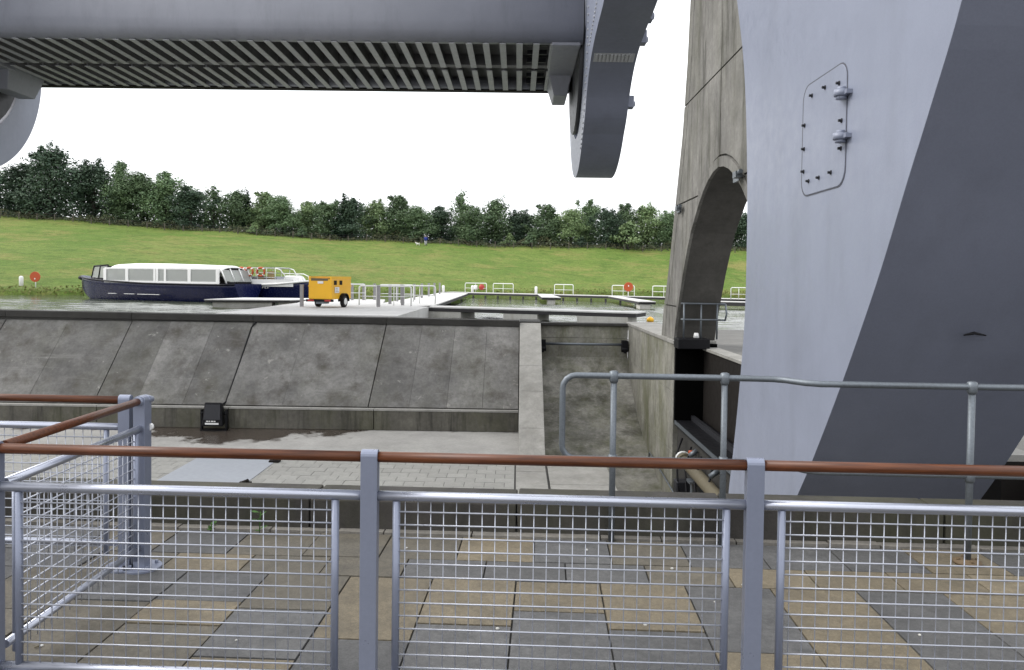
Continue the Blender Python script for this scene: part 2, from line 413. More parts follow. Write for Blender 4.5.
# ---- promenade paving (rotated frame)
paving = MB().box((-14, -12, -.4), (14, 5.5, -.014)).build('pavement', 'bed', None, (0, 0, 0), FG); struct(paving)
def pslab(x0, x1, y0, y1, kind):
    g = .0022; dz = random.uniform(-.003, .003)
    b = MB(); b.hexa([(x0 + g, y0 + g, -.03), (x1 - g, y0 + g, -.03), (x1 - g, y1 - g, -.03), (x0 + g, y1 - g, -.03),
                      (x0 + g + .003, y0 + g + .003, dz), (x1 - g - .003, y0 + g + .003, dz), (x1 - g - .003, y1 - g - .003, dz), (x0 + g + .003, y1 - g - .003, dz)])
    b.build('slab', kind, paving)
G, B, N = 'slab_grey', 'slab_buff', 'slab_brown'
special = {-3: [(.42, G), (.3, B), (.6, N)], -2: [(.5, N), (.55, G), (.4, B)], -1: [(.82, B), (.55, G)], 0: [(.62, B), (.9, G)], 1: [(.42, B), (.8, G)], 2: [(.62, B), (.9, G)],
           3: [(.83, G), (.5, B)], 4: [(1.0, B), (.5, G)], 5: [(1.3, G), (.5, B)], 6: [(.53, B), (.8, G)], 7: [(.4, G), (.8, B)], -4: [(.45, G), (.7, N), (.5, G)], -5: [(.6, N), (.5, N)], -6: [(.4, G), (.6, N)]}
row1 = {-2: N, -1: N, 0: B, 1: G, 2: N, 3: G, 4: G, 5: G, 6: B, 7: G, -3: N, -4: G, -5: N}
band = {-4: N, -3: B, -2: N, -1: N, 0: G, 1: G, 2: G, 3: N, 4: B, 5: B, 6: B, 7: B, 8: B}
rnd = random.Random(21)
for k in range(-9, 11):
    x0 = -1.15 + .5 * k + .5
    x0 = -.65 + .5 * k
    sp = special.get(k, [])
    y = 4.68
    i = 0
    while y > 2.3:
        if i < len(sp): d, c = sp[i]
        else: d, c = rnd.choice((.4, .55, .7, .9)), rnd.choice((G, G, B, N))
        pslab(x0, x0 + .5, y - d, y, c); y -= d; i += 1
    pslab(x0 + .1, x0 + .6, 5.0, 5.46, row1.get(k, rnd.choice((G, N))))
    pslab(x0 - .2, x0 + .3, 4.68, 5.0, band.get(k, rnd.choice((G, N))))
mb = MB(); rnd = random.Random(4); x = -12
while x < 12:
    dx = rnd.uniform(.3, .9); mb.box((x, 5.455 + rnd.uniform(-.012, .02), -.02), (x + dx - .01, 5.54, .012 + rnd.uniform(0, .014))); x += dx
mb.build('mortar_strip', 'gutter', paving)
# ---- kerb wall at the dock's brink: upstand blocks on a retaining wall
kerb = MB().box((-14, 5.56, FZ - .3), (14, 5.95, -.02)).build('kerb', 'pit_wall', None, (0, 0, 0), FG); struct(kerb)
x = -13.5; rnd = random.Random(9)
while x < 13:
    d = 1.48; b = MB(); b.box((x + .006, 5.53 + rnd.uniform(0, .006), -.02), (x + d - .006, 5.93, .225 + rnd.uniform(-.004, .006)))
    b.build('kerb_block', 'kerb', kerb, bevel=.012); x += d

# ---- slope at the back of the dock: five precast panels, upstand, coping
def lerp(a, b, t): return a + (b - a) * t
slope = struct(MB().add([(-45, 31.25, -.12), (.1, 31.25, -.12), (.1, 28.75, -3.05), (-45, 28.75, -3.05), (-45, 31.25, FZ), (.1, 31.25, FZ)], [(0, 1, 2, 3), (2, 1, 5), (0, 3, 4), (0, 4, 5, 1)]).build('dock_slope', 'bed'))
subj = {8: [.27, .52, .76], 7: [.4], 6: [.32, .68], 5: [.5]}
jx = [-45, -40, -35, -30, -25.2, -20.2, -15.2, -10.4, -5.15, .09]
for i in range(len(jx) - 1):
    a, b = jx[i] + .018, jx[i + 1] - .018
    sk = .5 if jx[i + 1] < -.5 else 0; sk0 = .5 if i else 0
    nrm = Vector((0, -.76, .65)) * .06
    lo = [Vector((a - sk0 * .5, 28.7, -2.93)), Vector((b - sk * .5, 28.7, -2.93))]; hi = [Vector((b, 31.1, -.05)), Vector((a, 31.1, -.05))]
    cuts = [0] + subj.get(i, []) + [1]
    for c0, c1 in zip(cuts, cuts[1:]):
        e0, e1 = (c0 + .0005 if c0 else 0), (c1 - .0005 if c1 < 1 else 1)
        q = [lo[0].lerp(lo[1], e0), lo[0].lerp(lo[1], e1), hi[1].lerp(hi[0], e1), hi[1].lerp(hi[0], e0)]
        mb = MB(); mb.hexa([v - nrm for v in q] + [v + nrm * (1 + random.uniform(-.1, .1)) for v in q])
        mb.build('panel', 'panel', slope, bevel=.006)
for i in range(len(jx) - 1):
    a, b = jx[i] + .012, jx[i + 1] - .012
    MB().box((a, 28.4, FZ), (b, 28.74, -2.99)).build('upstand', 'upstand', slope, bevel=.02)
    MB().box((a, 28.385, -2.988), (b, 28.66, -2.93)).build('ledge', 'ledge', slope)
zc = lambda x: .29 - .0065 * (x + 12)
for i in range(len(jx) - 1):
    a, b = jx[i], jx[i + 1] - .01
    mb = MB(); h = .25
    mb.hexa([(a, 31.0, zc(a) - h), (b, 31.0, zc(b) - h), (b, 31.75, zc(b) - h), (a, 31.75, zc(a) - h), (a, 31.0, zc(a)), (b, 31.0, zc(b)), (b, 31.75, zc(b)), (a, 31.75, zc(a))])
    mb.build('coping', 'coping', slope, bevel=.015)
MB().box((-45, 31.26, -8), (.93, 31.70, .14)).build('backing_wall', 'pit_wall', slope)
MB().tube([(-10.27, 30.98, .02), (-10.42, 30.9, -.18), (-10.62, 28.78, -2.78), (-10.7, 28.4, -2.9)], .032, 8).build('cable', 'black', slope)

# ---- wing wall with a sloping top, in blocks
wing = thing('wing_wall', 'pale concrete wing wall with a sloping top between slope and algae stained bay', 'wall', (.5, 28, FZ))
def wz(y): return lerp(-3.66, .12, (y - 24.6) / 6.6)
ys = [24.6, 25.7, 27.4, 28.7, 31.2]
for i in range(4):
    a, b = ys[i] + (.01 if i else 0), ys[i + 1]
    mb = MB(); mb.prism([(a, FZ - 2), (b, FZ - 2), (b, wz(b)), (a, wz(a))], 'x', .1, .93)
    o = mb.build('block', 'wing', wing, bevel=.012); o.location = (-.5, -28, -FZ)
MB().box((.1, 31.21, FZ - 2), (.93, 33.6, .14)).build('end_block', 'coping', wing, (-.5, -28, -FZ))

# ---- bay: curved floor, back wall, side wall
mb = MB(); prof = [(33.5, -1.35), (32.6, -2.15), (31.6, -2.85), (30.4, -3.45), (29, -3.95), (27, -4.5), (24.5, -4.95), (20, -5.4), (6, -5.6)]
for y, z in prof: mb.v += [(.93, y, z), (4.7, y, z)]
for i in range(len(prof) - 1): mb.f.append((2 * i, 2 * i + 1, 2 * i + 3, 2 * i + 2)); mb.mi.append(0); mb.sm.append(True)
struct(mb.build('bay_floor', 'bay'))
for y0, y1 in ((21.2, 23.6), (18.6, 21.19), (14, 18.59), (6, 13.99)): MB().box((.945, y0, FZ - 1.6), (2.7, y1 - .012, FZ + .001)).build('slab', 'wing', dock)
bw = thing('bay_back_wall', 'low concrete wall closing the bay below the finger jetty', 'wall', (2.8, 33.5, -1.4))
MB().box((.93, 33.42, -6), (4.7, 33.9, -.62)).build('lower_course', 'bay_wall', bw, (-2.8, -33.5, 1.4), bevel=.01)
MB().box((.93, 33.45, -.61), (4.7, 33.9, -.1)).build('upper_course', 'bay_wall', bw, (-2.8, -33.5, 1.4), bevel=.01)
MB().box((.935, 33.3, -.095), (4.7, 33.95, .02)).build('coping', 'coping', bw, (-2.8, -33.5, 1.4), bevel=.02)
sw = thing('bay_side_wall', 'tall streaked concrete wall with green algae right of the bay', 'wall', (5.2, 28, -3))
for y0, y1 in ((23.6, 26.5), (26.51, 29.6), (29.61, 33.4)):
    for z0, z1 in ((-6.5, -3.3), (-3.29, -1.5), (-1.49, -.06)):
        MB().box((4.7, y0, z0), (5.9, y1, z1)).build('lift', 'bay_wall', sw, (-5.2, -28, 3), bevel=.008)
MB().box((4.66, 23.55, -.055), (5.95, 33.95, .06)).build('coping', 'wing', sw, (-5.2, -28, 3), bevel=.015)
# far-side quay right of the pier
struct(MB().box((5.96, 5.9, -6.5), (60, 33.85, -.22)).build('right_quay', 'pit_wall'))
# spreader bar across the bay
t = thing('thin_handrail', 'thin galvanised handrail low against the streaked side wall', 'handrail', (4.6, 22, -4.6))
MB().tube([(0, 5.2, .25), (0, 5.0, .55), (0, -2.5, .1)], .025, 6).build('rail', 'galv', t)
MB().tube([(0, 5.0, -.25), (0, -2.5, -.75)], .025, 6).build('lower_rail', 'galv', t)
t = thing('spreader_bar', 'grey horizontal bar with black end blocks across the concrete bay', 'bar', (2.8, 33.1, -.85))
MB().tube([(-1.7, 0, 0), (1.7, 0, 0)], .055, 10).build('bar', 'galv', t)
for sx in (-1, 1):
    mb = MB(); mb.box((sx * 1.72 - .13, -.12, -.16), (sx * 1.72 + .13, .2, .17)); mb.tube([(sx * 1.72 - .15, -.05, -.2), (sx * 1.72 + .15, -.05, -.2)], .11, 10); mb.box((sx * 1.72 - .05, -.14, -.36), (sx * 1.72 + .05, .1, -.2))
    mb.build('end_block', 'black', t, bevel=.02)

# ================================================================== PIER WITH ARCH
pier = thing('arched_pier', 'tall weathered concrete pier pierced by an arch behind the steel wheel arm', 'pier', (5.35, 17.8, 0))
PXF = 4.76
PC = 18.9
archh = [(23.95, -.2), (23.65, .5), (23.1, 1.42), (22.7, 2.05), (22.16, 2.75), (21.8, 3.15), (21.35, 3.5), (20.9, 3.84), (20.4, 4.14), (19.9, 4.36), (19.4, 4.5), (PC, 4.55)]
mir = lambda P_: [(2 * PC - y, z) for y, z in P_]
arch = archh + mir(archh)[-2::-1]
outl = [(26.1, -.2), (25.75, .9), (24.9, 2.4), (24.1, 4.2), (23.25, 6.1), (22.75, 8.1), (22.5, 9.8), (22.45, 11.5)]
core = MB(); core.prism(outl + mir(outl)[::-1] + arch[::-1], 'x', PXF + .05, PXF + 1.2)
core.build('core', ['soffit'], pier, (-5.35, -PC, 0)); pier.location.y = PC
def edge_far(z): return interp(z, [q[1] for q in outl], [q[0] for q in outl])
offh = []
for i, (y, z) in enumerate(archh):
    a = Vector(archh[max(i - 1, 0)]); b = Vector(archh[min(i + 1, len(archh) - 1)]); t = (b - a).normalized(); nn = Vector((abs(t.y), abs(t.x)))
    if i == len(archh) - 1: nn = Vector((0, 1))
    offh.append((y + nn.x * .24, z + nn.y * .24))
def off_y(z): return interp(z, [q[1] for q in offh], [q[0] for q in offh])
def facing(pts, side):
    if side < 0: pts = mir(pts)
    MB().prism(pts, 'x', PXF, PXF + .055).build('facing_panel', 'pier', pier, (-5.35, -PC, 0), bevel=.006)
g = .025
def zr(a, b, n=8): return [a + (b - a) * i / n for i in range(n + 1)]
mid1 = lambda z: edge_far(z) - .55
for side in (1, -1):
    for z0, z1 in ((-.2, 1.05), (1.09, 4.08), (4.12, 6.86), (6.9, 11.5)):
        zs = zr(z0, z1)
        facing([(edge_far(z), z) for z in zs] + [(mid1(z) + g, z) for z in zs[::-1]], side)
        if z1 < 4.1: facing([(mid1(z) - g, z) for z in zs] + [(off_y(z) + .04, z) for z in zs[::-1]], side)
        elif z1 < 7: facing([(mid1(z) - g, z) for z in zs] + [(PC + g, z1), (PC + g, offh[-1][1] + .05)] + [(y, z + .05) for y, z in offh[::-1][1:] if z > z0] + [(off_y(z0) + .04, z0)], side)
        else: facing([(mid1(z) - g, z) for z in zs] + [(PC + g, z1), (PC + g, z0)], side)
mb = MB(); mb.prism(arch + (offh + mir(offh)[-2::-1])[::-1], 'x', PXF - .03, PXF + .06); mb.build('arch_ring', 'pier', pier, (-5.35, -PC, 0))
for py, pz in ((23.3, 3.95), (17.15, 4.1)):     # lamp brackets beside the arch
    mb = MB(); mb.tube([(PXF, py, pz), (PXF - .1, py, pz), (PXF - .14, py - .2, pz - .02)], .03, 8); mb.box((PXF - .2, py - .42, pz - .07), (PXF - .06, py - .16, pz + .06)); mb.tube([(PXF - .13, py - .15, pz), (PXF - .13, py - .55, pz + .04)], .05, 8); mb.box((PXF - .05, py - .1, pz - .1), (PXF + .01, py + .35, pz + .1))
    mb.build('lamp_bracket', 'galv', pier, (-5.35, -PC, 0))

# ---- gate recess beside the pier
gate = thing('dock_gate_recess', 'black steel gate recess with brown panel below the pier railing', 'gate', (5.2, 20, -1.2))
off = (-5.2, -20, 1.2)
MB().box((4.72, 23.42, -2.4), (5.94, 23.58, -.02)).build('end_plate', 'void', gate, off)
MB().box((5.55, 9, -2.28), (5.94, 23.40, -.2)).build('side_panel', 'brown_steel', gate, off)
MB().box((5.5, 9, -.195), (5.95, 23.40, -.12)).build('top_edge', 'wing', gate, off)
MB().box((4.74, 9, -2.46), (5.95, 23.40, -2.3)).build('sill', 'black', gate, off)
MB().box((4.71, 9, -2.40), (4.737, 23.4, -2.30)).build('sill_edge', 'galv', gate, off)
MB().box((5.2, 9, -2.295), (5.3, 23.4, -2.15)).build('track', 'dark_steel', gate, off)
MB().box((4.68, 22.9, -.14), (5.6, 23.54, .16)).build('head_box', 'black', gate, off, bevel=.02)
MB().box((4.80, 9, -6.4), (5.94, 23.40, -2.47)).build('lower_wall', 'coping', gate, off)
mb = MB(); mb.tube([(4.6, 21.4, -3.05), (4.62, 17.5, -3.1), (4.62, 12.5, -3.2)], .16, 14); mb.tube([(4.6, 21.5, -3.05), (4.6, 21.3, -3.05)], .2, 14)
mb.build('pipe', 'cream', gate, off)
MB().tube([(4.6, 21.62, -3.05), (4.6, 21.5, -3.05)], .22, 14).build('pipe_flange', 'white', gate, off)
for y in (20.1, 17.9, 15.6):
    mb = MB(); mb.box((4.5, y - .12, -3.9), (4.8, y + .12, -3.28)); mb.box((4.42, y - .2, -3.32), (4.8, y + .2, -3.26)); mb.build('pipe_bracket', 'galv', gate, off)
    MB().tube([(4.75, y + .5, -2.6), (4.55, y + .5, -2.75)], .07, 8).build('stub', 'galv', gate, off)
MB().tube([(4.72, 20.9, -2.72), (4.6, 20.9, -2.72)], .06, 12).build('warning_cap', 'orange', gate, off)
mb = MB(); mb.tube([(4.7, 22.6, -4.5), (4.5, 21, -4.3), (4.4, 19.5, -4.6), (4.5, 18.2, -4.2), (4.7, 17, -4.4)], .04, 8); mb.box((4.3, 16.4, -4.9), (4.8, 19.9, -4.5))
mb.build('hydraulic_unit', 'dark_steel', gate, off)
for (y, z, a, m_) in ((19.2, -3.75, .22, 'yellow'), (18.6, -3.9, .3, 'galv'), (17.0, -3.6, .2, 'cream'), (21.8, -3.9, .28, 'dark_steel'), (16.2, -4.0, .3, 'galv'), (20.6, -4.2, .22, 'brown_steel')):
    MB().box((4.42, y - a, z - a), (4.8, y + a * .6, z + a * .8)).build('valve_box', m_, gate, off, bevel=.03)
for k in range(5):
    y = 22.2 - 1.15 * k; MB().tube([(4.7, y, -2.6), (4.5, y - .2, -3.0 - .1 * k), (4.46, y - .7, -3.9), (4.6, y - 1.0, -4.6)], .03, 6).build('hose', 'black', gate, off)
# little railing on top of the gate
t = thing('gate_railing', 'small galvanised guard rail on the black gate head by the arch', 'railing', (4.9, 23.2, .16))
mb = MB(); z = 0
for zz in (.55, 1.02): mb.tube([(-.1, 0, zz), (.1, -.06, zz), (1.0, -.06, zz), (1.12, -.3, zz)], .028, 8)
mb.build('rail', 'galv', t)
for x in (-.02, .48, .95): MB().tube([(x, -.05, -.02), (x, -.05, 1.03)], .028, 8).build('post', 'galv', t)
MB().tube([(1.12, -.3, .55), (1.15, -.34, .75), (1.12, -.3, 1.02)], .028, 8).build('end_loop', 'galv', t)
MB().tube([(.35, -.05, .02), (.35, -.05, .16)], [.09, .06], 10).build('lamp_cap', 'white', t)

# ================================================================== WHEEL
CX = 2.8; TH = 1.82; RC = (39.1, 13.0); RO = 6.07; RH = 4.15
front = [(8.6, -1.2), (8.2, -.78), (7.86, -.37), (7.44, .12), (6.81, .93), (6.31, 1.63), (6.03, 2.06), (5.73, 2.56), (5.46, 2.99), (5.09, 3.62), (4.78, 4.4), (4.6, 5.5), (4.65, 7), (4.95, 8.6), (5.7, 10.6), (7.2, 13.0), (9.6, 15.6), (12.8, 17.9), (16.6, 19.5), (20.5, 20.2), (25, 20.1), (29.5, 19.6), (33, 19.1), (36, 18.22)]
a0 = math.atan2(18.22 - RC[1], 36 - RC[0]); a1 = math.atan2(8.25 - RC[1], 35.2 - RC[0])
ringo = arc(RC[0], RC[1], RO, a0, a1 - 0, 2)[:1] + arc(RC[0], RC[1], RO, a0, a1 - (2 * math.pi if a1 > a0 else 0) if False else (-(2 * math.pi - a1) if a1 > 0 else a1), 110)[1:]
back = [(34.4, 8.85), (33.5, 9.75), (32.4, 10.45), (31, 10.9), (29.2, 11.15), (27.1, 11.34), (24.5, 11.9), (21, 13), (17.5, 13.3), (14.6, 12), (12.5, 9.8), (11.3, 7.7), (10.39, 5.48), (10.05, 4.66), (9.87, 3.92), (9.75, 2.98), (9.72, 2.21), (9.74, 1.42), (9.86, .72), (10.0, .12), (10.17, -.49), (10.33, -1.06), (10.3, -1.7), (9.9, -2.1), (9.3, -1.95)]
def smooth_line(p, n=5):
    out = []
    for i in range(len(p) - 1):
        a, b, c, d = p[max(i - 1, 0)], p[i], p[i + 1], p[min(i + 2, len(p) - 1)]
        for k in range(n):
            t = k / n; t2, t3 = t * t, t * t * t
            out.append(tuple(.5 * (2 * b[q] + (c[q] - a[q]) * t + (2 * a[q] - 5 * b[q] + 4 * c[q] - d[q]) * t2 + (3 * b[q] - a[q] - 3 * c[q] + d[q]) * t3) for q in (0, 1)))
    return out + [p[-1]]
poly = smooth_line(front)[:-1] + ringo[:-1] + smooth_line([ringo[-1]] + back)
hole = arc(RC[0], RC[1], RH, 0, 2 * math.pi, 96)[:-1]
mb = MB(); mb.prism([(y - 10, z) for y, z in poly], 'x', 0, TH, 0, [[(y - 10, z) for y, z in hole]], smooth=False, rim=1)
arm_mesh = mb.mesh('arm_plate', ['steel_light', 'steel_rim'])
def wheel_arm(x, label):
    t = thing('wheel_arm', label, 'wheel arm', (x, 10, -2.1), 0, 'hooked arms of the boat lift')
    o = obj('arm_plate', arm_mesh, t, (0, 0, 2.1))
    b = o.modifiers.new('edge', 'BEVEL'); b.width = .035; b.segments = 3; b.limit_method = 'ANGLE'; b.angle_limit = R(50)
    return t
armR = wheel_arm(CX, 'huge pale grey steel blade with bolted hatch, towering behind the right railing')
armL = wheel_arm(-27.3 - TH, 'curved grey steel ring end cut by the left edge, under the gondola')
ax = (-CX, -10, 2.1)
# hatch on the near blade: plate, bolts, hinges (lies on the face x = CX)
hx = CX
def rrect(y0, y1, z0a, z0b, z1a, z1b, r, n=5):  # parallelogram-like rounded plate, y0 near .. y1 far
    pts = []
    for (cy, cz, st) in ((y1 - r, z1b - r, 0), (y0 + r, z1a - r, 90), (y0 + r, z0a + r, 180), (y1 - r, z0b + r, 270)):
        for i in range(n + 1):
            a = R(st + 90 * i / n); pts.append((cy + r * math.cos(a), cz + r * math.sin(a)))
    return pts
y0, y1, z0, z1 = 6.83, 7.85, 2.66, 3.72
M['seam'] = plain('seam_shadow_gap', (.11, .115, .14), .6)
mb = MB(); mb.prism(rrect(y0 - .011, y1 + .03, z0 - .011, z0 - .011, z1 + .014, z1 + .014, .157), 'x', hx - .004, hx + .02); h0 = mb.build('hatch_gap', 'seam', armR, ax)
mb = MB(); mb.prism(rrect(y0, y1, z0, z0, z1, z1, .15), 'x', hx - .009, hx + .02); h1 = mb.build('hatch', 'steel_light', armR, ax, bevel=.004)
bm_ = MB(); bm_.tube([(0, 0, 0), (-.03, 0, 0)], .013, 6, smooth=False); bm_.tube([(0, 0, 0), (-.006, 0, 0)], .021, 10); bolt = bm_.mesh('bolt', 'dark_steel')
for by, bz in ((6.98, 3.56), (7.3, 3.6), (7.62, 3.6), (7.8, 3.35), (7.8, 3.12), (7.8, 2.9), (7.66, 2.79), (7.4, 2.79), (7.12, 2.8), (6.91, 3.22), (6.91, 2.98)):
    obj('bolt', bolt, h1, (hx - .009, by, bz))
for bz in (3.43, 3.06):
    mb = MB(); mb.tube([(hx - .05, 6.83, bz - .02), (hx - .05, 6.83, bz + .035)], .062, 14); mb.tube([(hx - .05, 6.83, bz + .03), (hx - .05, 6.83, bz + .06)], .035, 10)
    mb.box((hx - .05, 6.72, bz - .015), (hx - .001, 6.94, bz + .02)); mb.tube([(hx - .05, 6.83, bz - .045), (hx - .05, 6.83, bz - .018)], .045, 12)
    mb.build('hinge', 'steel_light', h1)
mb = MB(); mb.tube([(3.62, 6.42, 1.40), (3.70, 6.41, 1.42), (3.80, 6.42, 1.40)], [.006, .014, .006], 6); mb.build('dark_mark', 'black', armR, ax)  # thin dark mark on the rim face
# fittings on the far ring
mb = MB()
for i in range(10): mb.box((CX + .16 + i * .15, 0, -.24), (CX + .16 + i * .15 + .09, .07, .24))
mb.box((CX + .1, .04, -.3), (CX + 1.72, .1, .3))
o = mb.build('rim_grille', 'rib', armR, ax); o.location = (-CX, 31.7 - 10, 10.66 + 2.1); o.rotation_euler.x = R(72)
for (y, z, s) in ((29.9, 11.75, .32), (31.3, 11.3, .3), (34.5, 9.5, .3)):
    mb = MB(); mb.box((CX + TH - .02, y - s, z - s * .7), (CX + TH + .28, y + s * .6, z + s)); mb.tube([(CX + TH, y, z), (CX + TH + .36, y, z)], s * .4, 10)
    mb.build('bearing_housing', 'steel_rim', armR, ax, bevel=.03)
mb = MB()
for i in range(22):
    a = R(178 + i * 3); y = RC[0] + (RO - .18) * math.cos(a); z = RC[1] + (RO - .18) * math.sin(a); mb.tube([(CX, y, z), (CX - .04, y, z)], .05, 6)
for i in range(16): mb.tube([(CX, 32.4 - .28 * i, 11.4 + .07 * i), (CX - .04, 32.4 - .28 * i, 11.4 + .07 * i)], .05, 6)
o = mb.build('bolt_line', 'rib', armR, ax); o['kind'] = 'stuff'

# gondola
GX0, GX1 = -27.2, 2.7; GYN, GYF = 34.3, 43.9; GZ = 12.16
gon = thing('gondola', 'long grey steel boat gondola with ribbed underside overhead', 'gondola', (-12.25, 39.1, GZ))
gof = (12.25, -39.1, -GZ)
mb = MB()
prof = [(GYN + .9, GZ + .05), (GYN + .55, GZ + .03), (GYN + .25, GZ + .16), (GYN + .08, GZ + .42), (GYN, GZ + .8), (GYN, GZ + 1.9), (GYN + .1, GZ + 2.6), (GYN + .4, GZ + 4.3), (GYN + .7, GZ + 4.3), (GYN + .5, GZ + 2.6), (GYN + .4, GZ + .9), (GYN + .9, GZ + .4)]
mb.prism(prof, 'x', GX0, GX1, smooth=True); mb.build('side_wall', 'gondola', gon, gof)
mb = MB(); mb.prism([(78.2 - y, z) for y, z in prof], 'x', GX0, GX1, smooth=True); mb.build('side_wall', 'gondola', gon, gof)
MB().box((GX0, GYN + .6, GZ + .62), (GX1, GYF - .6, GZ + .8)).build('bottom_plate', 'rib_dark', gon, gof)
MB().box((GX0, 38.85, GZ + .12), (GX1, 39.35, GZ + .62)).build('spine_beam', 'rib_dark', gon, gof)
MB().box((GX0, GYF - .55, GZ - .05), (GX1, GYF - .05, GZ + .04)).build('edge_flange', 'brown_steel', gon, gof)
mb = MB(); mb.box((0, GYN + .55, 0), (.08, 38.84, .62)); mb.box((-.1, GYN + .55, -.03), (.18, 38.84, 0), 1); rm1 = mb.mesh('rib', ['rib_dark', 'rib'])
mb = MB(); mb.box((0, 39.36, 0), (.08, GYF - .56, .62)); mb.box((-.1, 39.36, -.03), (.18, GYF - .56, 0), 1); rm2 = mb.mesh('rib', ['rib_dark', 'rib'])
n = 38
for i in range(n):
    x = GX0 + 1.2 + i * .74
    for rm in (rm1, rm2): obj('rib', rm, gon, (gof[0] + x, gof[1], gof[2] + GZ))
for i in range(6):
    MB().box((.3, GYN + 1.2 + i * 1.35, GZ + .1), (1.2, GYN + 1.3 + i * 1.35, GZ + .3)).build('cross_bar', 'dark_steel', gon, gof)
for sx, xa, xb in ((1, 1.35, 2.62), (-1, GX0 + .08, GX0 + 1.5)):
    mb = MB(); mb.box((xa, GYN + .5, GZ - .08), (xb, 40.3, GZ + .3))
    mb.build('end_apron', 'gondola', gon, gof, bevel=.05)
    mb = MB(); i0, i1 = (xa + .0, xb) if sx > 0 else (xa, xb)
    s = .35
    top = [(i0, 39.8), (i1, 39.8), (i1, 42.9), (i0, 42.9)]; bot = [(i0 + (s if sx > 0 else .2), 40.2), (i1 - (.25 if sx > 0 else s), 40.2), (i1 - (.25 if sx > 0 else s), 42.5), (i0 + (s if sx > 0 else .2), 42.5)]
    mb.hexa([(x, y, GZ - 1.0) for x, y in bot] + [(x, y, GZ + .2) for x, y in top]); mb.build('cradle', 'gondola', gon, gof, bevel=.04)
    xc = 2.62 if sx > 0 else GX0 - .05
    mb = MB(); mb.prism(arc(RC[0], RC[1], 3.95, 0, 2 * math.pi, 40)[:-1], 'x', xc, xc + .3 if sx > 0 else xc - .3, smooth=True); mb.build('end_disc', 'dark_steel', gon, gof)

# ---- streaked pit wall and pale block right of the blade
t = thing('pit_block', 'cream block with pale metal edge and black recess beyond the blade at right edge', 'machinery housing', (9.5, 12.6, -2))
mb = MB(); mb.prism([(7.6, -1.45), (12, -1.75), (12, .4), (9.2, .4)], 'y', 12, 13.2); mb.build('body', 'cream', t, (-9.5, -12.6, 2))
mb = MB(); mb.prism([(7.45, -1.45), (12, -2.05), (12, -1.76), (7.6, -1.42)], 'y', 11.9, 13.2); mb.build('edge', 'steel_light', t, (-9.5, -12.6, 2))
mb = MB(); mb.prism([(7.2, -3.1), (12, -3.1), (12, -2.1), (7.4, -1.5)], 'y', 12.1, 13.2); mb.build('recess', 'black', t, (-9.5, -12.6, 2))
mb = MB(); mb.box((5.97, 11.0, -6), (8.2, 11.2, -1.9)); mb.build('streaked_wall', 'upstand', t, (-9.5, -12.6, 2))

# ================================================================== PROMENADE RAILINGS
POSTS = [-2.405, -.74, .89, 2.52, 4.15]; FY = 3.34; RZ = 1.035; TZ = .868; BZ = .075
def rail_post(parent, x, y, z1=RZ + .028, wx=.072, wy=.05, along='x'):
    mb = MB(); n = 8
    pts = [(-wy / 2, 0), (wy / 2, 0), (wy / 2, z1 - .022)] + [(wy / 2 * math.cos(R(180 * i / n)), z1 - .022 + .026 * math.sin(R(180 * i / n))) for i in range(1, n)] + [(-wy / 2, z1 - .022)]
    mb.prism(pts, 'x', -wx / 2, wx / 2)
    mb.prism(arc(0, 0, .115, 0, 2 * math.pi, 20)[:-1], 'z', .002, .016)
    for k in range(4): mb.tube([(.085 * math.cos(R(45 + 90 * k)), .085 * math.sin(R(45 + 90 * k)), .016), (.085 * math.cos(R(45 + 90 * k)), .085 * math.sin(R(45 + 90 * k)), .034)], .011, 6)
    o = mb.build('post', 'rail_metal', parent, (x, y, 0), 0 if along == 'x' else R(90), bevel=.003); return o
def mesh_panel(parent, L, name='wire_mesh', pitch=.0562):
    """frame + wires in local x 0..L; returns list of meshes"""
    ftop = TZ - .02
    out = []
    mb = MB(); nh = int((ftop - BZ) / pitch)
    zs = [ftop - .045 - pitch * i for i in range(nh)]
    for z in zs:
        if z > BZ + .02: mb.tube([(.01, -.006, z), (L - .01, -.006, z)], .0038, 5)
    nv = int(L / .0552); st = (L - .0552 * nv) / 2 + .0276
    for i in range(nv): mb.tube([(st + i * .0552, 0, BZ), (st + i * .0552, 0, ftop)], .0024, 5)
    out.append(('wire_mesh', mb, 'wire'))
    for x in (0, L): out.append(('panel_frame', MB().tube([(x, 0, BZ), (x, 0, ftop)], .0165, 10), 'rail_metal'))
    return out
cache = {}
def panel(parent, L, loc, rz):
    k = round(L, 3)
    if k not in cache: cache[k] = [(n, b.mesh(n, mt)) for n, b, mt in mesh_panel(parent, L)]
    for n, me in cache[k]: obj(n, me, parent, loc, rz)
fr = thing('promenade_railing', 'long foreground railing with brown wooden handrail and wire mesh panels', 'railing', fgw(.89, FY), FG)
bx_, by_ = .89, FY
for x in POSTS: rail_post(fr, x - bx_, 0)
for i in range(4):
    a, b = POSTS[i] - bx_ + .036, POSTS[i + 1] - bx_ - .036
    MB().tube([(a, 0, RZ), (b, 0, RZ)], .0225, 14).build('handrail', 'wood', fr)
    MB().tube([(a, 0, TZ), (b, 0, TZ)], .0215, 14).build('tube_rail', 'tube_metal', fr)
    MB().tube([(a, 0, BZ), (b, 0, BZ)], .019, 12).build('bottom_rail', 'tube_metal', fr)
    panel(fr, 1.40, (a + .08, 0, 0), 0)
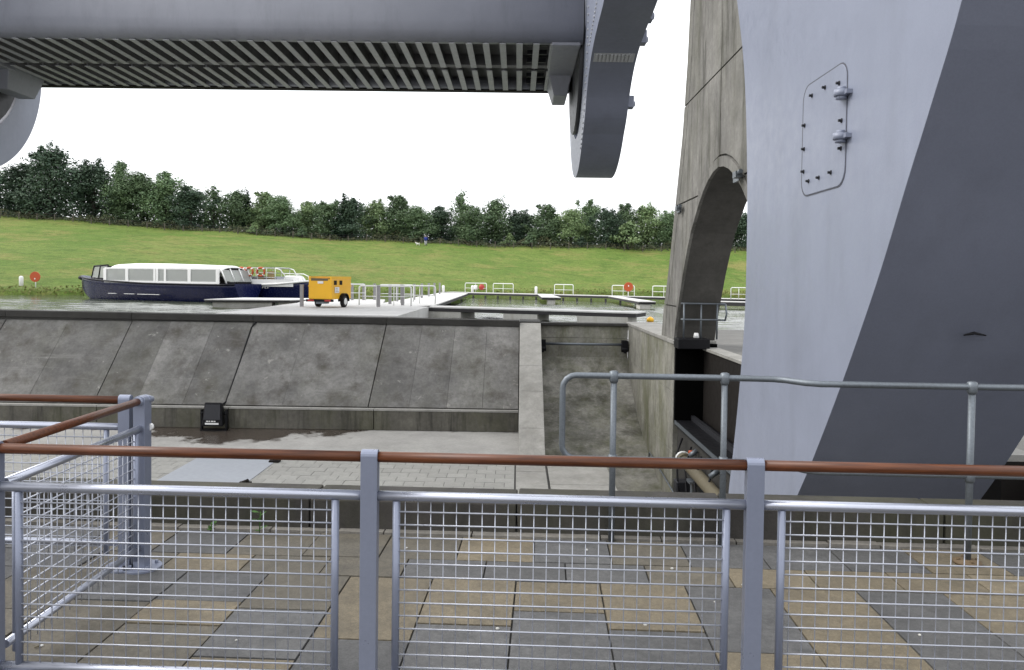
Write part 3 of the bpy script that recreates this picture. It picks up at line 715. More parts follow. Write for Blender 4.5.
# return railing towards the dock
br = thing('return_railing', 'short railing running back from the foreground railing to the corner post', 'railing', fgw(-2.45, 4.71), FG)
P0 = Vector((-2.395, 3.40)); P1 = Vector((-2.45, 4.71)); d = P0 - P1; L = d.length; ang = math.atan2(d.y, d.x)
u = d / L
rail_post(br, 0, 0, along='y', wx=.085, wy=.072)
MB().tube([(0, 0, RZ), tuple(u * L) + (RZ,)], .0225, 14).build('handrail', 'wood', br)
mb = MB(); mb.tube([(-.02 * u.x, -.02 * u.y, RZ), (.07 * u.x, .07 * u.y, RZ)], .0265, 14); mb.tube([(-.005, .0, RZ), (.02, .03, RZ + .004), (.03, .06, RZ)], [.0265, .026, .02], 12)
mb.build('rail_end_cap', 'rail_metal', br)
MB().tube([(0, 0, TZ), tuple(u * L) + (TZ,)], .0215, 14).build('tube_rail', 'tube_metal', br)
MB().tube([(.03, .02, TZ), (.03, .045, TZ)], .022, 12).build('tube_end_cap', 'white', br)
MB().tube([(0, 0, .14), tuple(u * L) + (.14,)], .019, 12).build('bottom_rail', 'tube_metal', br)
panel(br, L - .16, tuple(u * .08) + (0,), ang)
# left railing parallel to the dock
lr = thing('left_railing', 'railing at far left running parallel to the dock behind the return railing', 'railing', fgw(-2.56, 4.72), FG)
rail_post(lr, 0, 0)
rail_post(lr, -1.63, 0)
for a, b in ((-.036, -1.594), (-1.666, -3.2)):
    MB().tube([(b, 0, RZ), (a, 0, RZ)], .0225, 14).build('handrail', 'wood', lr)
    MB().tube([(b, 0, TZ), (a, 0, TZ)], .0215, 14).build('tube_rail', 'tube_metal', lr)
    MB().tube([(b, 0, .15), (a, 0, .15)], .019, 12).build('bottom_rail', 'tube_metal', lr)
panel(lr, 1.40, (-1.52, 0, 0), 0); panel(lr, 1.40, (-3.15, 0, 0), 0)

# galvanised guard rail at the kerb (with a jog in plan)
gr = thing('galvanised_guard_rail', 'dull galvanised tubular guard rail with rounded loop end along the kerb', 'guard rail', fgw(.48, 5.44), FG)
def g2(x, y, z): return (x - .48, y - 5.44, z)
zt_, zm_ = 1.15, .575; r = .09
loop = [g2(1.5, 5.44, zm_), g2(.48, 5.44, zm_), g2(.13 + r, 5.44, zm_)] + [g2(.13 + r - r * math.sin(R(a)), 5.44, zm_ + r - r * math.cos(R(a))) for a in (20, 45, 70, 90)] + \
       [g2(.13 + r - r * math.cos(R(a)), 5.44, zt_ - r + r * math.sin(R(a))) for a in (0, 20, 45, 70, 90)] + [g2(1.25, 5.44, zt_), g2(1.55, 5.42, zt_), g2(1.62, 5.38, zt_), g2(1.72, 5.24, zt_), g2(1.8, 5.2, zt_), g2(2.76, 5.2, zt_), g2(4.6, 5.2, zt_)]
MB().tube(loop, .021, 12).build('rail', 'galv', gr)
MB().tube([g2(1.5, 5.44, zm_), g2(1.62, 5.38, zm_), g2(1.72, 5.24, zm_), g2(1.8, 5.2, zm_), g2(4.6, 5.2, zm_)], .021, 12).build('mid_rail', 'galv', gr)
for x, y in ((.48, 5.44), (1.235, 5.44), (2.76, 5.2), (4.3, 5.2)):
    p = g2(x, y, 0)
    o = MB().tube([(p[0], p[1], 0), (p[0], p[1], zt_)], .0215, 12).build('post', 'galv', gr)
    for z in (zm_, zt_):
        mb = MB(); mb.tube([(p[0], p[1], z - .045), (p[0], p[1], z - .03), (p[0], p[1], z), (p[0], p[1], z + .03), (p[0], p[1], z + .036)], [.026, .031, .034, .03, .018], 12)
        mb.build('clamp', 'galv', gr)
    if y < 5.3:
        mb = MB(); mb.tube([(p[0], p[1], .002), (p[0], p[1], .018), (p[0], p[1], .03)], [.085, .085, .04], 18)
        for k in range(4): mb.tube([(p[0] + .06 * math.cos(k * 1.57), p[1] + .06 * math.sin(k * 1.57), .018), (p[0] + .06 * math.cos(k * 1.57), p[1] + .06 * math.sin(k * 1.57), .036)], .01, 6)
        mb.build('base_flange', 'rust', gr)

# weeds at the kerb
def weed(fx, h, label, seed, rot):
    rnd = random.Random(seed); mb = MB()
    for k in range(9):
        a = rnd.uniform(0, 6.28); l = rnd.uniform(.03, .07); z0 = rnd.uniform(.02, h)
        u = Vector((math.cos(a), math.sin(a), rnd.uniform(.1, .7))).normalized(); s = Vector((-math.sin(a), math.cos(a), 0)) * l * .3
        p = Vector((rnd.uniform(-.02, .02), rnd.uniform(-.015, .015), z0)); q = p + u * l
        mb.add([p, p + u * l * .5 + s, q, p + u * l * .5 - s + Vector((0, 0, .004))], [(0, 1, 2, 3)])
    t = thing('weed', label, 'plant', fgw(fx, 5.42, 0), rot, 'weeds at the foot of the kerb')
    mb.build('leaves', 'weed', t); s = MB(); s.tube([(0, 0, 0), (.01, 0, h)], .004, 5); s.build('stem', 'weed', t)
weed(-2.33, .06, 'low green weed at foot of kerb, left of the taller one', 1, .4)
weed(-1.98, .15, 'taller green weed growing against the dark kerb', 2, 1.2)
# litter
pb = MB(); n = 7
pb.tube([(0, 0, -.001), (.001, 0, .006), (0, .001, .012), (0, 0, .014)], [.012, .015, .01, .003], 7); pm = pb.mesh('pebble', 'pebble')
for x, y in ((.55, 4.12), (-.22, 4.02), (.98, 4.45), (.82, 4.95), (1.95, 4.1), (1.2, 4.72), (-1.5, 3.8), (2.05, 3.55), (-.9, 5.2), (.3, 5.25)):
    o = obj('pebble', pm, None, fgw(x, y), random.uniform(0, 6)); s = random.uniform(.45, .85); o.scale = (s, s, s)
    tag(o, 'tiny white pebble lying on the paving slabs', 'pebble', 'white pebbles on the paving')
t = thing('cigarette_end', 'cigarette end lying on the paving at bottom left', 'litter', fgw(-2.42, 3.66, .006), .7)
MB().tube([(-.012, 0, 0), (.012, 0, 0)], .004, 6).build('filter', 'cream', t); MB().tube([(.0125, 0, 0), (.026, 0, 0)], .004, 6).build('paper', 'white', t)

# floor cover plate and floodlight in the dock
t = thing('cover_plate', 'flat bluish steel cover plate let into the pale dock floor', 'cover plate', (-8.2, 22.1, FZ))
MB().box((-1.4, -1.6, -.03), (1.05, 1.6, .012)).build('plate', 'plate', t)
for y in (-1.4, 1.2):
    mb = MB(); mb.box((.9, y - .12, .012), (1.2, y + .12, .06)); mb.tube([(1.0, y, .05), (1.15, y, .11)], .05, 8); mb.build('lug', 'brown_steel', t)
t = thing('floodlight', 'black boxy floodlight on a bracket at the foot of the sloping panels', 'floodlight', (-10.75, 27.95, FZ))
mb = MB(); mb.hexa([(-.38, -.22, .18), (.38, -.22, .18), (.33, .25, .22), (-.33, .25, .22), (-.31, -.12, 1.02), (.31, -.12, 1.02), (.24, .22, .95), (-.24, .22, .95)]); mb.build('housing', 'black', t, bevel=.04)
mb = MB()
for sx in (-1, 1): mb.box((sx * .44 - .03, -.06, .02), (sx * .44 + .03, .08, .75)); mb.tube([(sx * .36, 0, .62), (sx * .48, 0, .62)], .07, 10)
mb.box((-.47, -.1, .0), (.47, .12, .05)); mb.build('bracket', 'black', t)
mb = MB(); mb.hexa([(-.3, -.235, .42), (.3, -.235, .42), (.3, -.2, .42), (-.3, -.2, .42), (-.26, -.15, .95), (.26, -.15, .95), (.26, -.12, .95), (-.26, -.12, .95)]); mb.build('lens', 'dark_steel', t)
MB().box((-.24, -.232, .25), (.24, -.222, .31)).build('label_plate', 'white', t)
mb = MB()
for i, (a, b) in enumerate(((-.2, -.13), (-.11, -.06), (-.03, .05), (.07, .13))): mb.box((a, -.231, .345), (b, -.221, .385))
mb.build('lettering', 'white', t)

# ================================================================== BASIN
def deck(name, label, pts, z=.3, th=.22, fender=True, floats=(), cat='jetty'):
    cx = sum(p[0] for p in pts) / len(pts); cy = sum(p[1] for p in pts) / len(pts)
    t = thing(name, label, cat, (cx, cy, WATER)); of = (-cx, -cy, -WATER)
    MB().prism(pts, 'z', z - .06, z).build('deck', 'deck', t, of)
    MB().prism([(cx + (x - cx) * .997, cy + (y - cy) * .985) for x, y in pts], 'z', z - th - .04, z - .061).build('fender', 'fender', t, of)
    for f in floats:
        b = MB(); b.prism(f, 'z', WATER - .2, z - th - .041); b.build('float', 'float', t, of)
    return t
struct_quay = struct(MB().prism([(-12.2, 31.76), (-4.8, 31.76), (-4.8, 46.8), (-8.2, 48.1), (-9.4, 56), (-14.2, 55), (-12.9, 46)], 'z', WATER - 1, .3).build('quay', 'deck'))
deck('walkway', 'pale walkway leading back from the quay to the far jetty', [(-4.82, 46.8), (-5.4, 86), (-8.6, 88), (-8.2, 48.1)], .296)
def skew(x0, y0, x1, y1, wd):
    v = Vector((x1 - x0, y1 - y0)).normalized(); nn = Vector((-v.y, v.x)) * wd
    return [(x0, y0), (x1, y1), (x1 + nn.x, y1 + nn.y), (x0 + nn.x, y0 + nn.y)]
def flo(a, b): # floats under the near finger between fractions a..b
    p = lambda f: (-5.2 + 10.9 * f, 42.9 - 4.65 * f)
    return skew(*p(a), *p(b), 1.7)
deck('finger_jetty', 'near finger jetty with dark edge on pale floats behind the bay', skew(-5.5, 43.0, 5.75, 38.2, 2.0), .3, .2, True, [flo(.0, .2), flo(.41, .57), flo(.75, .97)])
far = deck('far_jetty', 'long pale jetty along the far bank below the grass', [(-8.6, 92.5), (15.5, 78.0), (26, 72.5), (27.2, 74.3), (16.3, 79.8), (-7.8, 95)], .3, .22, True)
deck('short_finger_jetty', 'short tapering finger jetty pointing from the far jetty, left of the other', [(2.2, 71), (3.9, 71), (3.6, 84.5), (2.2, 85.5)], .3, .2, True, [[(2.7, 71.2), (3.4, 71.2), (3.4, 73), (2.7, 73)]])
deck('long_finger_jetty', 'finger jetty from the far jetty just left of the pier', [(9.3, 60.5), (10.6, 60.5), (10.2, 80.6), (9.3, 81.3)], .302, .2, True, [[(9.4, 60.7), (10.2, 60.7), (10.2, 62.5), (9.4, 62.5)]])
deck('arch_jetty', 'dark edged jetty seen through the pier arch', [(15.5, 64), (24, 60), (24.5, 61.6), (16, 65.8)], .3, .3, True)
deck('boat_jetty', 'low floating jetty beside the stern of the navy boat', [(-20.5, 51.5), (-15.2, 52.6), (-13.2, 58), (-19.8, 57)], .28, .14, True, [[(-20.1, 51.9), (-16.4, 52.6), (-16.6, 54), (-20.1, 53.4)], [(-16.0, 52.8), (-15.4, 52.9), (-15.2, 54), (-15.9, 53.9)]])

pl = MB(); pl.box((-.09, -.06, 0), (.09, .06, .62)); plm = pl.mesh('pile', 'fender')
for i in range(17):
    f = (i + .5) / 17; obj('pile', plm, far, (-8.6 + 24.1 * f - far.location.x, 92.5 - 14.5 * f - far.location.y - .05, -.34), R(-31))
def hoop(x, y, L, ang, label, bars=1, group='white hoop rails on the jetties', h=1.08):
    t = thing('hoop_rail', label, 'railing', (x, y, .3), ang, group); r = .14
    pts = [(0, 0, 0), (0, 0, h - r)] + [(r - r * math.cos(R(a)), 0, h - r + r * math.sin(R(a))) for a in (30, 60, 90)] + [(L - r + r * math.sin(R(a)), 0, h - r + r * math.cos(R(a))) for a in (0, 30, 60, 90)] + [(L, 0, 0)]
    MB().tube(pts, .042, 7).build('hoop', 'white_rail', t)
    MB().tube([(0, 0, .5), (L, 0, .5)], .026, 6).build('mid_rail', 'white_rail', t)
    for i in range(bars): MB().tube([(L * (i + 1) / (bars + 1), 0, 0), (L * (i + 1) / (bars + 1), 0, h)], .026, 6).build('upright', 'white_rail', t)
    return t
A = math.atan2(-14.5, 24.1)
def fj(s, off=1.6): # point along the far jetty
    return (-8.0 + 24.1 * s, 94.2 - 14.7 * s)
for s, L, lab in ((.075, 3.0, 'white hoop rail with red bundle, leftmost on the far jetty'), (.215, 2.7, 'white hoop rail second from left on the far jetty'), (.50, 2.3, 'white hoop rail standing alone mid far jetty'), (.745, 2.5, 'white hoop rail carrying the round orange lifebuoy case'), (.905, 2.4, 'white hoop rail half hidden behind the pier on far jetty')):
    x, y = fj(s); hoop(x, y, L, A, lab)
hoop(19.0, 70.5, 1.4, A, 'white hoop rail seen through the pier arch')
hoop(-13.6, 52.5, 3.4, R(12), 'white hoop rail on the quay behind the yellow trailer')
hoop(-9.0, 51.5, 2.2, R(4), 'white hoop rail farther back behind the quay posts', 1)
hoop(-6.9, 47.9, 1.9, R(2), 'white hoop rail at the start of the walkway posts', 1)
hoop(-8.75, 43.6, 2.9, R(-3), 'white hoop rail on the quay right of the yellow trailer', 2)
# posts
pb = MB(); pb.box((-.08, -.08, -.05), (.08, .08, 1.08)); pb.box((-.09, -.09, 1.08), (.09, .09, 1.13)); postm = pb.mesh('post', 'bollard')
posts = [(-11.06, 40.4, 'grey timber post just left of the yellow trailer'), (-11.2, 53.4, 'grey timber post behind the yellow trailer, left of a pair'), (-10.5, 53.8, 'grey timber post behind the yellow trailer, right of a pair'),
         (-9.9, 54.6, 'grey timber post on quay behind the hoop rail, leftmost'), (-7.28, 41.3, 'nearest grey timber post in front of the quay hoop rail'), (-7.5, 46.4, 'grey timber post behind middle of the quay hoop rail'),
         (-7.95, 52.0, 'thin looking grey timber post behind the quay hoop rail'), (-7.1, 48.4, 'grey timber post near right half of the quay hoop rail'), (-6.45, 44.3, 'grey timber post at right end of the quay hoop rail'),
         (-7.4, 56.5, 'first grey timber post of the receding walkway row'), (-7.5, 61.8, 'second grey timber post of the receding walkway row'), (-7.6, 67.5, 'third grey timber post of the receding walkway row'), (-7.7, 73, 'fourth grey timber post of the receding walkway row'), (-7.8, 79, 'farthest grey timber post of the receding walkway row')]
for x, y, lab in posts:
    o = obj('timber_post', postm, None, (x, y, .3)); tag(o, lab, 'post', 'grey timber posts on the quay')
wb = MB(); wb.tube([(0, 0, 0), (0, 0, .72), (0, 0, .78), (0, 0, .82)], [.16, .16, .14, .06], 10); wbm = wb.mesh('bollard', 'white')
for x, y, z, lab in ((-8.15, 86.5, .3, 'white bollard at the end of the timber post row'), (-5.3, 92.6, .3, 'white bollard inside the leftmost far hoop rail'), (2.05, 88.1, .3, 'white bollard standing alone on the far jetty'), (-50.5, 80.0, .25, 'white bollard on the grass bank at far left')):
    o = obj('bollard', wbm, None, (x, y, z)); tag(o, lab, 'bollard', 'white bollards')
    if x < -40: o.scale = (1.3, 1.3, 1.6)
# lifebuoy cases
def buoy_case(x, y, z, label, r=.36):
    t = thing('lifebuoy_post', label, 'lifebuoy', (x, y, z))
    MB().tube([(0, 0, 0), (0, 0, 1.3)], .05, 8).build('post', 'white_rail', t)
    mb = MB(); mb.prism([(a, b + (1.25 if x < -20 else .95)) for a, b in arc(0, 0, r, 0, 2 * math.pi, 24)[:-1]], 'y', -.13, -.03); mb.build('case', 'orange', t, bevel=.03)
    mb = MB(); mb.box((-.05, -.145, .98), (.05, -.125, 1.12)); mb.build('catch', 'white', t)
buoy_case(-48.6, 79.3, .25, 'round orange lifebuoy case on the grass bank at far left', .52)
x, y = fj(.80); buoy_case(x + .2, y - .4, .3, 'round orange lifebuoy case on the far jetty beside the pier', .48)
t = thing('red_bundle', 'red and white bundle hanging on the leftmost far hoop rail', 'bundle', (-4.2, 92.0, .3))
mb = MB(); mb.tube([(0, 0, .3), (.02, 0, .6), (0, 0, .95)], [.2, .38, .2], 9); mb.build('red_part', 'red', t)
mb = MB(); mb.tube([(-.7, .05, .35), (-.7, .05, .85)], [.24, .2], 8); mb.build('white_part', 'white', t)
o = MB().tube([(0, 0, -.12), (0, 0, -.02), (0, 0, .1), (0, 0, .18), (0, 0, .24)], [.05, .17, .21, .14, .04], 12).build('mooring_buoy', 'yellow', None, (7.1, 42.2, WATER)); tag(o, 'small yellow mooring buoy floating left of the pier', 'buoy')

# ---- yellow trailer
tr = thing('plant_trailer', 'yellow two wheeled plant trailer parked on the quay', 'trailer', (-9.55, 40.2, .3), R(-12))
W, D, Z0, Z1 = .62, 1.15, .42, 1.5
mb = MB(); mb.hexa([(-W, -D, Z0), (W, -D, Z0), (W, D, Z0), (-W, D, Z0), (-W, -D, Z1 - .08), (W, -D, Z1 - .08), (W, D, Z1 - .08), (-W, D, Z1 - .08)]); mb.build('body', 'yellow', tr, bevel=.03)
MB().box((-W - .02, -D - .02, 1.05), (W + .02, D + .02, 1.1)).build('band', 'yellow', tr)
mb = MB(); mb.box((-W, -D, Z1 - .08), (-W + .1, D, Z1 + .06)); mb.box((W - .1, -D, Z1 - .08), (W, D, Z1 + .06)); mb.build('roof_rail', 'yellow', tr)
MB().box((-W + .14, -D - .012, Z1 - .16), (W - .2, -D + .6, Z1 - .04)).build('roof_panel', 'cream', tr)
for k, y in enumerate((-.75, -.1)):
    MB().box((W - .02, y - .16, 1.14), (W + .012, y + .16, 1.36)).build('louvre', 'brown_steel', tr)
s = MB().box((W + .022, -.85, .74), (W + .034, -.35, 1.03)).build('sign', 'white', tr)
mb = MB()
for i in range(3): mb.box((W + .035, -.78, .79 + i * .08), (W + .038, -.42 - .06 * i, .82 + i * .08))
mb.build('lettering', 'bollard', tr)
MB().box((-.12, -D - .034, 1.2), (.18, -D - .022, 1.32)).build('number_plate', 'white', tr)
MB().box((-W - .1, -D - .08, .3), (W + .1, -D + .02, .42)).build('bumper', 'black', tr)
for sx in (-1, 1): MB().box((sx * .45 - .16, -D - .1, .32), (sx * .45 + .16, -D - .081, .41)).build('rear_light', 'red', tr)
MB().box((-.2, -D - .05, .2), (.25, -D + .5, .3)).build('axle_box', 'galv', tr)
mb = MB(); mb.tube([(0, D, .4), (0, D + 1.1, .42)], .05, 8); mb.build('drawbar', 'black', tr)
for sx in (-1, 1):
    wh = MB(); x = sx * (W + .08)
    wh.tube([(x - .1, .1, .3), (x - .07, .1, .3), (x + .07, .1, .3), (x + .1, .1, .3)], [.25, .3, .3, .25], 20); wo = wh.build('wheel', 'tyre', tr)
    MB().tube([(x + sx * .09, .1, .3), (x + sx * .105, .1, .3), (x + sx * .11, .1, .3)], [.19, .17, .05], 16).build('rim', 'white', wo)
    mb = MB(); p = [(.1 + .42 * math.cos(R(a)), .3 + .42 * math.sin(R(a))) for a in range(0, 181, 15)]; q = [(.1 + .38 * math.cos(R(a)), .3 + .38 * math.sin(R(a))) for a in range(180, -1, -15)]
    mb.prism(p + q, 'x', x - .13, x + .13); mb.build('mudguard', 'black', tr)

# ---- boats
def hull_mesh(L, secs, n=8):
    """secs: list of (x, halfbeam_top, halfbeam_bottom, z_top, z_bottom) from bow to stern"""
    mb = MB(); rows = []
    for x, bt, bb, zt, zb in secs:
        row = []
        for k in range(2 * n + 1):
            s = (k - n) / n; a = abs(s)
            z = zb + (zt - zb) * (a ** 1.7); b = lerp(bb, bt, a ** .55) if a > 0 else 0
            if a > 0: b = bt * (a ** .5) * lerp(bb / max(bt, .01), 1, a)
            row.append((x, math.copysign(b, s) if s else 0, z))
        rows.append(row)
    w = 2 * n + 1
    for r_ in rows: mb.v += r_
    for i in range(len(rows) - 1):
        for k in range(w - 1): mb.f.append((i * w + k, i * w + k + 1, (i + 1) * w + k + 1, (i + 1) * w + k)); mb.mi.append(0); mb.sm.append(True)
    for i in range(len(rows) - 1): mb.f.append((i * w, (i + 1) * w, (i + 1) * w + w - 1, i * w + w - 1)); mb.mi.append(0); mb.sm.append(False)
    e = (len(rows) - 1) * w; mb.f.append(tuple(range(e, e + w))); mb.mi.append(0); mb.sm.append(False)
    return mb
# local x runs from bow (0) to stern (15.8)
ba = math.atan2(-5.9, 15.3)
boat = thing('passenger_boat', 'long navy passenger boat with white canvas canopy moored on the basin', 'boat', (-38.6, 69.8, WATER), ba)
boat.scale = (1.12, 1.04, 1.04)
bow = [(0, .06, .02, 1.95, .9), (.35, .45, .1, 1.9, .35), (1.0, .95, .3, 1.82, -.1), (2.2, 1.45, .65, 1.72, -.4), (4, 1.7, 1.0, 1.6, -.5), (8, 1.75, 1.2, 1.45, -.5), (12, 1.75, 1.2, 1.42, -.5), (15, 1.7, 1.15, 1.42, -.45), (16.3, 1.6, 1.05, 1.45, -.35)]
hull_mesh(16, bow).build('hull', 'navy', boat)
mb = MB()
for sy in (-1, 1): mb.tube([(x, sy * bt * 1.02, zt - .06) for x, bt, bb, zt, zb in bow], .06, 6)
mb.build('rubbing_strake', 'black', boat)
mb = MB()
for x0_, x1_ in ((6.2, 7.2), (7.5, 9.6), (4.6, 5.4)): mb.box((x0_, -1.80, .52 - .02 * x0_ * .2), (x1_, -1.66, .56 - .02 * x0_ * .2))
mb.build('hull_stripe', 'white', boat)
MB().tube([(-.3, 0, 1.75), (.0, 0, 1.72), (.25, 0, 1.6)], [.16, .22, .16], 8).build('bow_fender', 'black', boat)
MB().tube([(.05, -.1, 1.6), (.12, -.12, 1.0), (.2, -.1, .2)], .03, 6).build('mooring_line', 'cream', boat)
# wheelhouse
wh_ = MB()
zf = 1.66; HX0, HX1 = 2.2, 4.1
for sy in (-1, 1):
    wh_.tube([(2.25, sy * 1.2, zf), (2.5, sy * 1.15, 2.72)], .055, 6); wh_.tube([(3.15, sy * 1.35, zf), (3.2, sy * 1.2, 2.75)], .05, 6); wh_.tube([(4.1, sy * 1.45, zf), (4.1, sy * 1.3, 2.82)], .06, 6)
    wh_.tube([(2.5, sy * 1.15, 2.72), (4.1, sy * 1.3, 2.82)], .06, 6); wh_.tube([(2.25, sy * 1.2, zf + .08), (4.1, sy * 1.45, zf + .02)], .06, 6)
wh_.tube([(2.5, -1.15, 2.72), (2.5, 1.15, 2.72)], .06, 6); wh_.tube([(2.25, -1.2, zf + .1), (2.25, 1.2, zf + .1)], .06, 6); wh_.tube([(2.4, 0, zf), (2.5, 0, 2.72)], .05, 6)
wh_.build('windscreen_frame', 'black', boat)
mb = MB()
for sy in (-1, 1): mb.add([(2.3, sy * 1.2, zf + .1), (4.08, sy * 1.42, zf + .06), (4.08, sy * 1.29, 2.8), (2.52, sy * 1.14, 2.7)], [(0, 1, 2, 3)])
mb.add([(2.27, -1.18, zf + .12), (2.27, 1.18, zf + .12), (2.49, 1.13, 2.7), (2.49, -1.13, 2.7)], [(0, 1, 2, 3)])
mb.build('windscreen', 'glass', boat)
mb = MB(); mb.tube([(3.4, -.3, 1.5), (3.4, -.3, 2.1)], [.16, .2], 8); mb.build('helm', 'white', boat)
# canopy roof
mb = MB(); nS = 12; xsR = [4.1, 4.5, 6, 9, 12, 14.6, 15.0]; zr_ = [2.72, 2.9, 2.98, 2.98, 2.92, 2.85, 2.7]
for x, z in zip(xsR, zr_):
    for k in range(nS + 1):
        s = -1 + 2 * k / nS; mb.v.append((x, 1.62 * s, z - .42 * abs(s) ** 3.0))
for i in range(len(xsR) - 1):
    for k in range(nS): a = i * (nS + 1) + k; mb.f.append((a, a + 1, a + nS + 2, a + nS + 1)); mb.mi.append(0); mb.sm.append(True)
o = mb.build('canopy', 'canvas', boat); so = o.modifiers.new('thickness', 'SOLIDIFY'); so.thickness = .05
# side screens
posts_x = [4.15, 6.35, 9.05, 10.05, 12.3, 14.85]
for sy in (-1, 1):
    MB().box((4.1, sy * 1.66 - .03, 1.40), (15.0, sy * 1.66 + .03, 1.58)).build('side_sill', 'canvas', boat)
    MB().box((4.1, sy * 1.62 - .03, 2.5), (15.0, sy * 1.62 + .03, 2.62)).build('side_header', 'canvas', boat)
    for x in posts_x + [9.3]:
        wdt = .14 if x not in (9.05, 10.05, 9.3) else .1
        MB().box((x - wdt, sy * 1.645 - .04, 1.56), (x + wdt, sy * 1.645 + .04, 2.54)).build('canopy_post', 'canvas', boat)
    for i in range(len(posts_x) - 1):
        MB().box((posts_x[i] + .1, sy * 1.63 - .008, 1.57), (posts_x[i + 1] - .1, sy * 1.63 + .008, 2.51)).build('window', 'glass', boat)
for i in range(8):
    mb = MB(); x = 5 + i * 1.15
    for sy in (-1, 1): mb.box((x, sy * 1.0 - .4, 1.2), (x + .12, sy * 1.0 + .4, 2.0)); mb.box((x, sy * 1.0 - .4, 1.2), (x + .5, sy * 1.0 + .4, 1.32))
    mb.build('seat_row', 'seat', boat)
MB().box((4.3, -1.5, 1.1), (14.5, 1.5, 1.15)).build('cabin_floor', 'seat', boat)
mb = MB(); mb.tube([(14.9, -1.2, 1.45), (15.5, -1.3, 1.52), (16, -1.2, 1.45)], .12, 8); mb.box((14.8, -.8, 1.4), (15.9, .8, 1.6)); mb.build('stern_gear', 'black', boat)
mb = MB(); mb.add([(14.6, -1.5, 2.6), (14.95, -1.5, 1.5), (14.6, -1.64, 1.5), (14.6, -1.6, 2.5)], [(0, 1, 2), (0, 2, 3)]); mb.build('stern_screen', 'canvas', boat)
mb = MB(); mb.add([(15.0, -1.55, 2.5), (15.0, 1.55, 2.5), (15.5, 1.5, 1.5), (15.5, -1.5, 1.5)], [(0, 1, 2, 3)]); mb.build('rear_window', 'glass', boat)
for yy in (-1.5, -.5, .5, 1.5): MB().tube([(15.0, yy, 2.6), (15.52, yy, 1.46)], .05, 6).build('rear_frame', 'canvas', boat)
# second boat
b2 = thing('rail_boat', 'white topped boat with orange lifebuoys and rails behind the navy stern', 'boat', (-22.6, 66.5, WATER), R(-14))
b2.scale = (.67, .9, .95)
secs = [(8.6, .1, .05, 1.9, .7), (8.1, .7, .25, 1.85, .1), (7, 1.2, .6, 1.75, -.2), (5, 1.45, 1.0, 1.6, -.3), (2, 1.45, 1.05, 1.5, -.3), (0, 1.4, 1.0, 1.5, -.3)]
hull_mesh(8, secs).build('hull', 'navy', b2)
mb = MB()
for sy in (-1, 1): mb.tube([(x, sy * bt * 1.03, zt) for x, bt, bb, zt, zb in secs], .09, 6)
mb.build('gunwale', 'white', b2)
MB().prism([(0, -1.42), (4.9, -1.48), (7.0, -1.24), (7.0, -1.20), (4.9, -1.44), (0, -1.38)], 'z', 1.38, 2.0).build('side_board', 'white', b2)
mb = MB(); rnd = random.Random(2); x = .9
for i in range(9):
    wd = rnd.uniform(.16, .26); mb.box((x, -1.47, 1.2), (x + .05, -1.40, 1.34)); mb.box((x, -1.47, rnd.choice((1.2, 1.25, 1.3))), (x + wd, -1.40, rnd.choice((1.23, 1.28, 1.335)))); x += wd + .12
mb.build('hull_lettering', 'white', b2)
mb = MB(); mb.hexa([(.3, -1.1, 1.5), (5.2, -1.1, 1.5), (5.2, 1.1, 1.5), (.3, 1.1, 1.5), (.5, -.95, 2.25), (4.4, -.95, 2.25), (4.4, .95, 2.25), (.5, .95, 2.25)]); mb.build('cabin', 'gondola', b2, bevel=.05)
mb = MB(); mb.hexa([(5.3, -1.0, 1.7), (7.6, -.7, 1.75), (7.6, .7, 1.75), (5.3, 1.0, 1.7), (5.5, -.8, 2.35), (7.1, -.5, 2.3), (7.1, .5, 2.3), (5.5, .8, 2.35)]); mb.build('foredeck', 'white', b2, bevel=.12)
MB().box((-.4, -1.1, 1.5), (.6, -.2, 2.2)).build('locker', 'white', b2, bevel=.08)
for i, x in enumerate((2.1, 3.5)):
    MB().box((x, -1.18, 1.6), (x + .8, -1.05, 2.5 + .2 * i)).build('seat', 'tan', b2)
mb = MB()
for sy in (-1, 1):
    for x in (-.2, 1, 2.2, 3.4, 4.6): mb.tube([(x, sy * 1.3, 1.5), (x, sy * 1.25, 3.0)], .035, 6)
    for z in (2.2, 2.6, 3.0): mb.tube([(-.2, sy * 1.25, z), (4.6, sy * 1.25, z - .06)], .03, 6)
    mb.tube([(4.6, sy * 1.25, 2.95), (5.2, sy * 1.2, 2.85), (5.7, sy * 1.1, 2.4), (6.0, sy * 1.1, 1.9)], .05, 7); mb.tube([(5.6, sy * 1.1, 2.5), (6.8, sy * .9, 2.5), (7.7, sy * .6, 2.3), (7.9, sy * .5, 1.8)], .04, 7)
for x in (-.2, 2.2, 4.6): mb.tube([(x, -1.25, 3.0), (x, 1.25, 3.0)], .035, 6)
mb.build('rail_frame', 'white_rail', b2)
MB().box((-.3, -1.27, 2.97), (4.6, 1.27, 3.04)).build('roof', 'glass', b2)
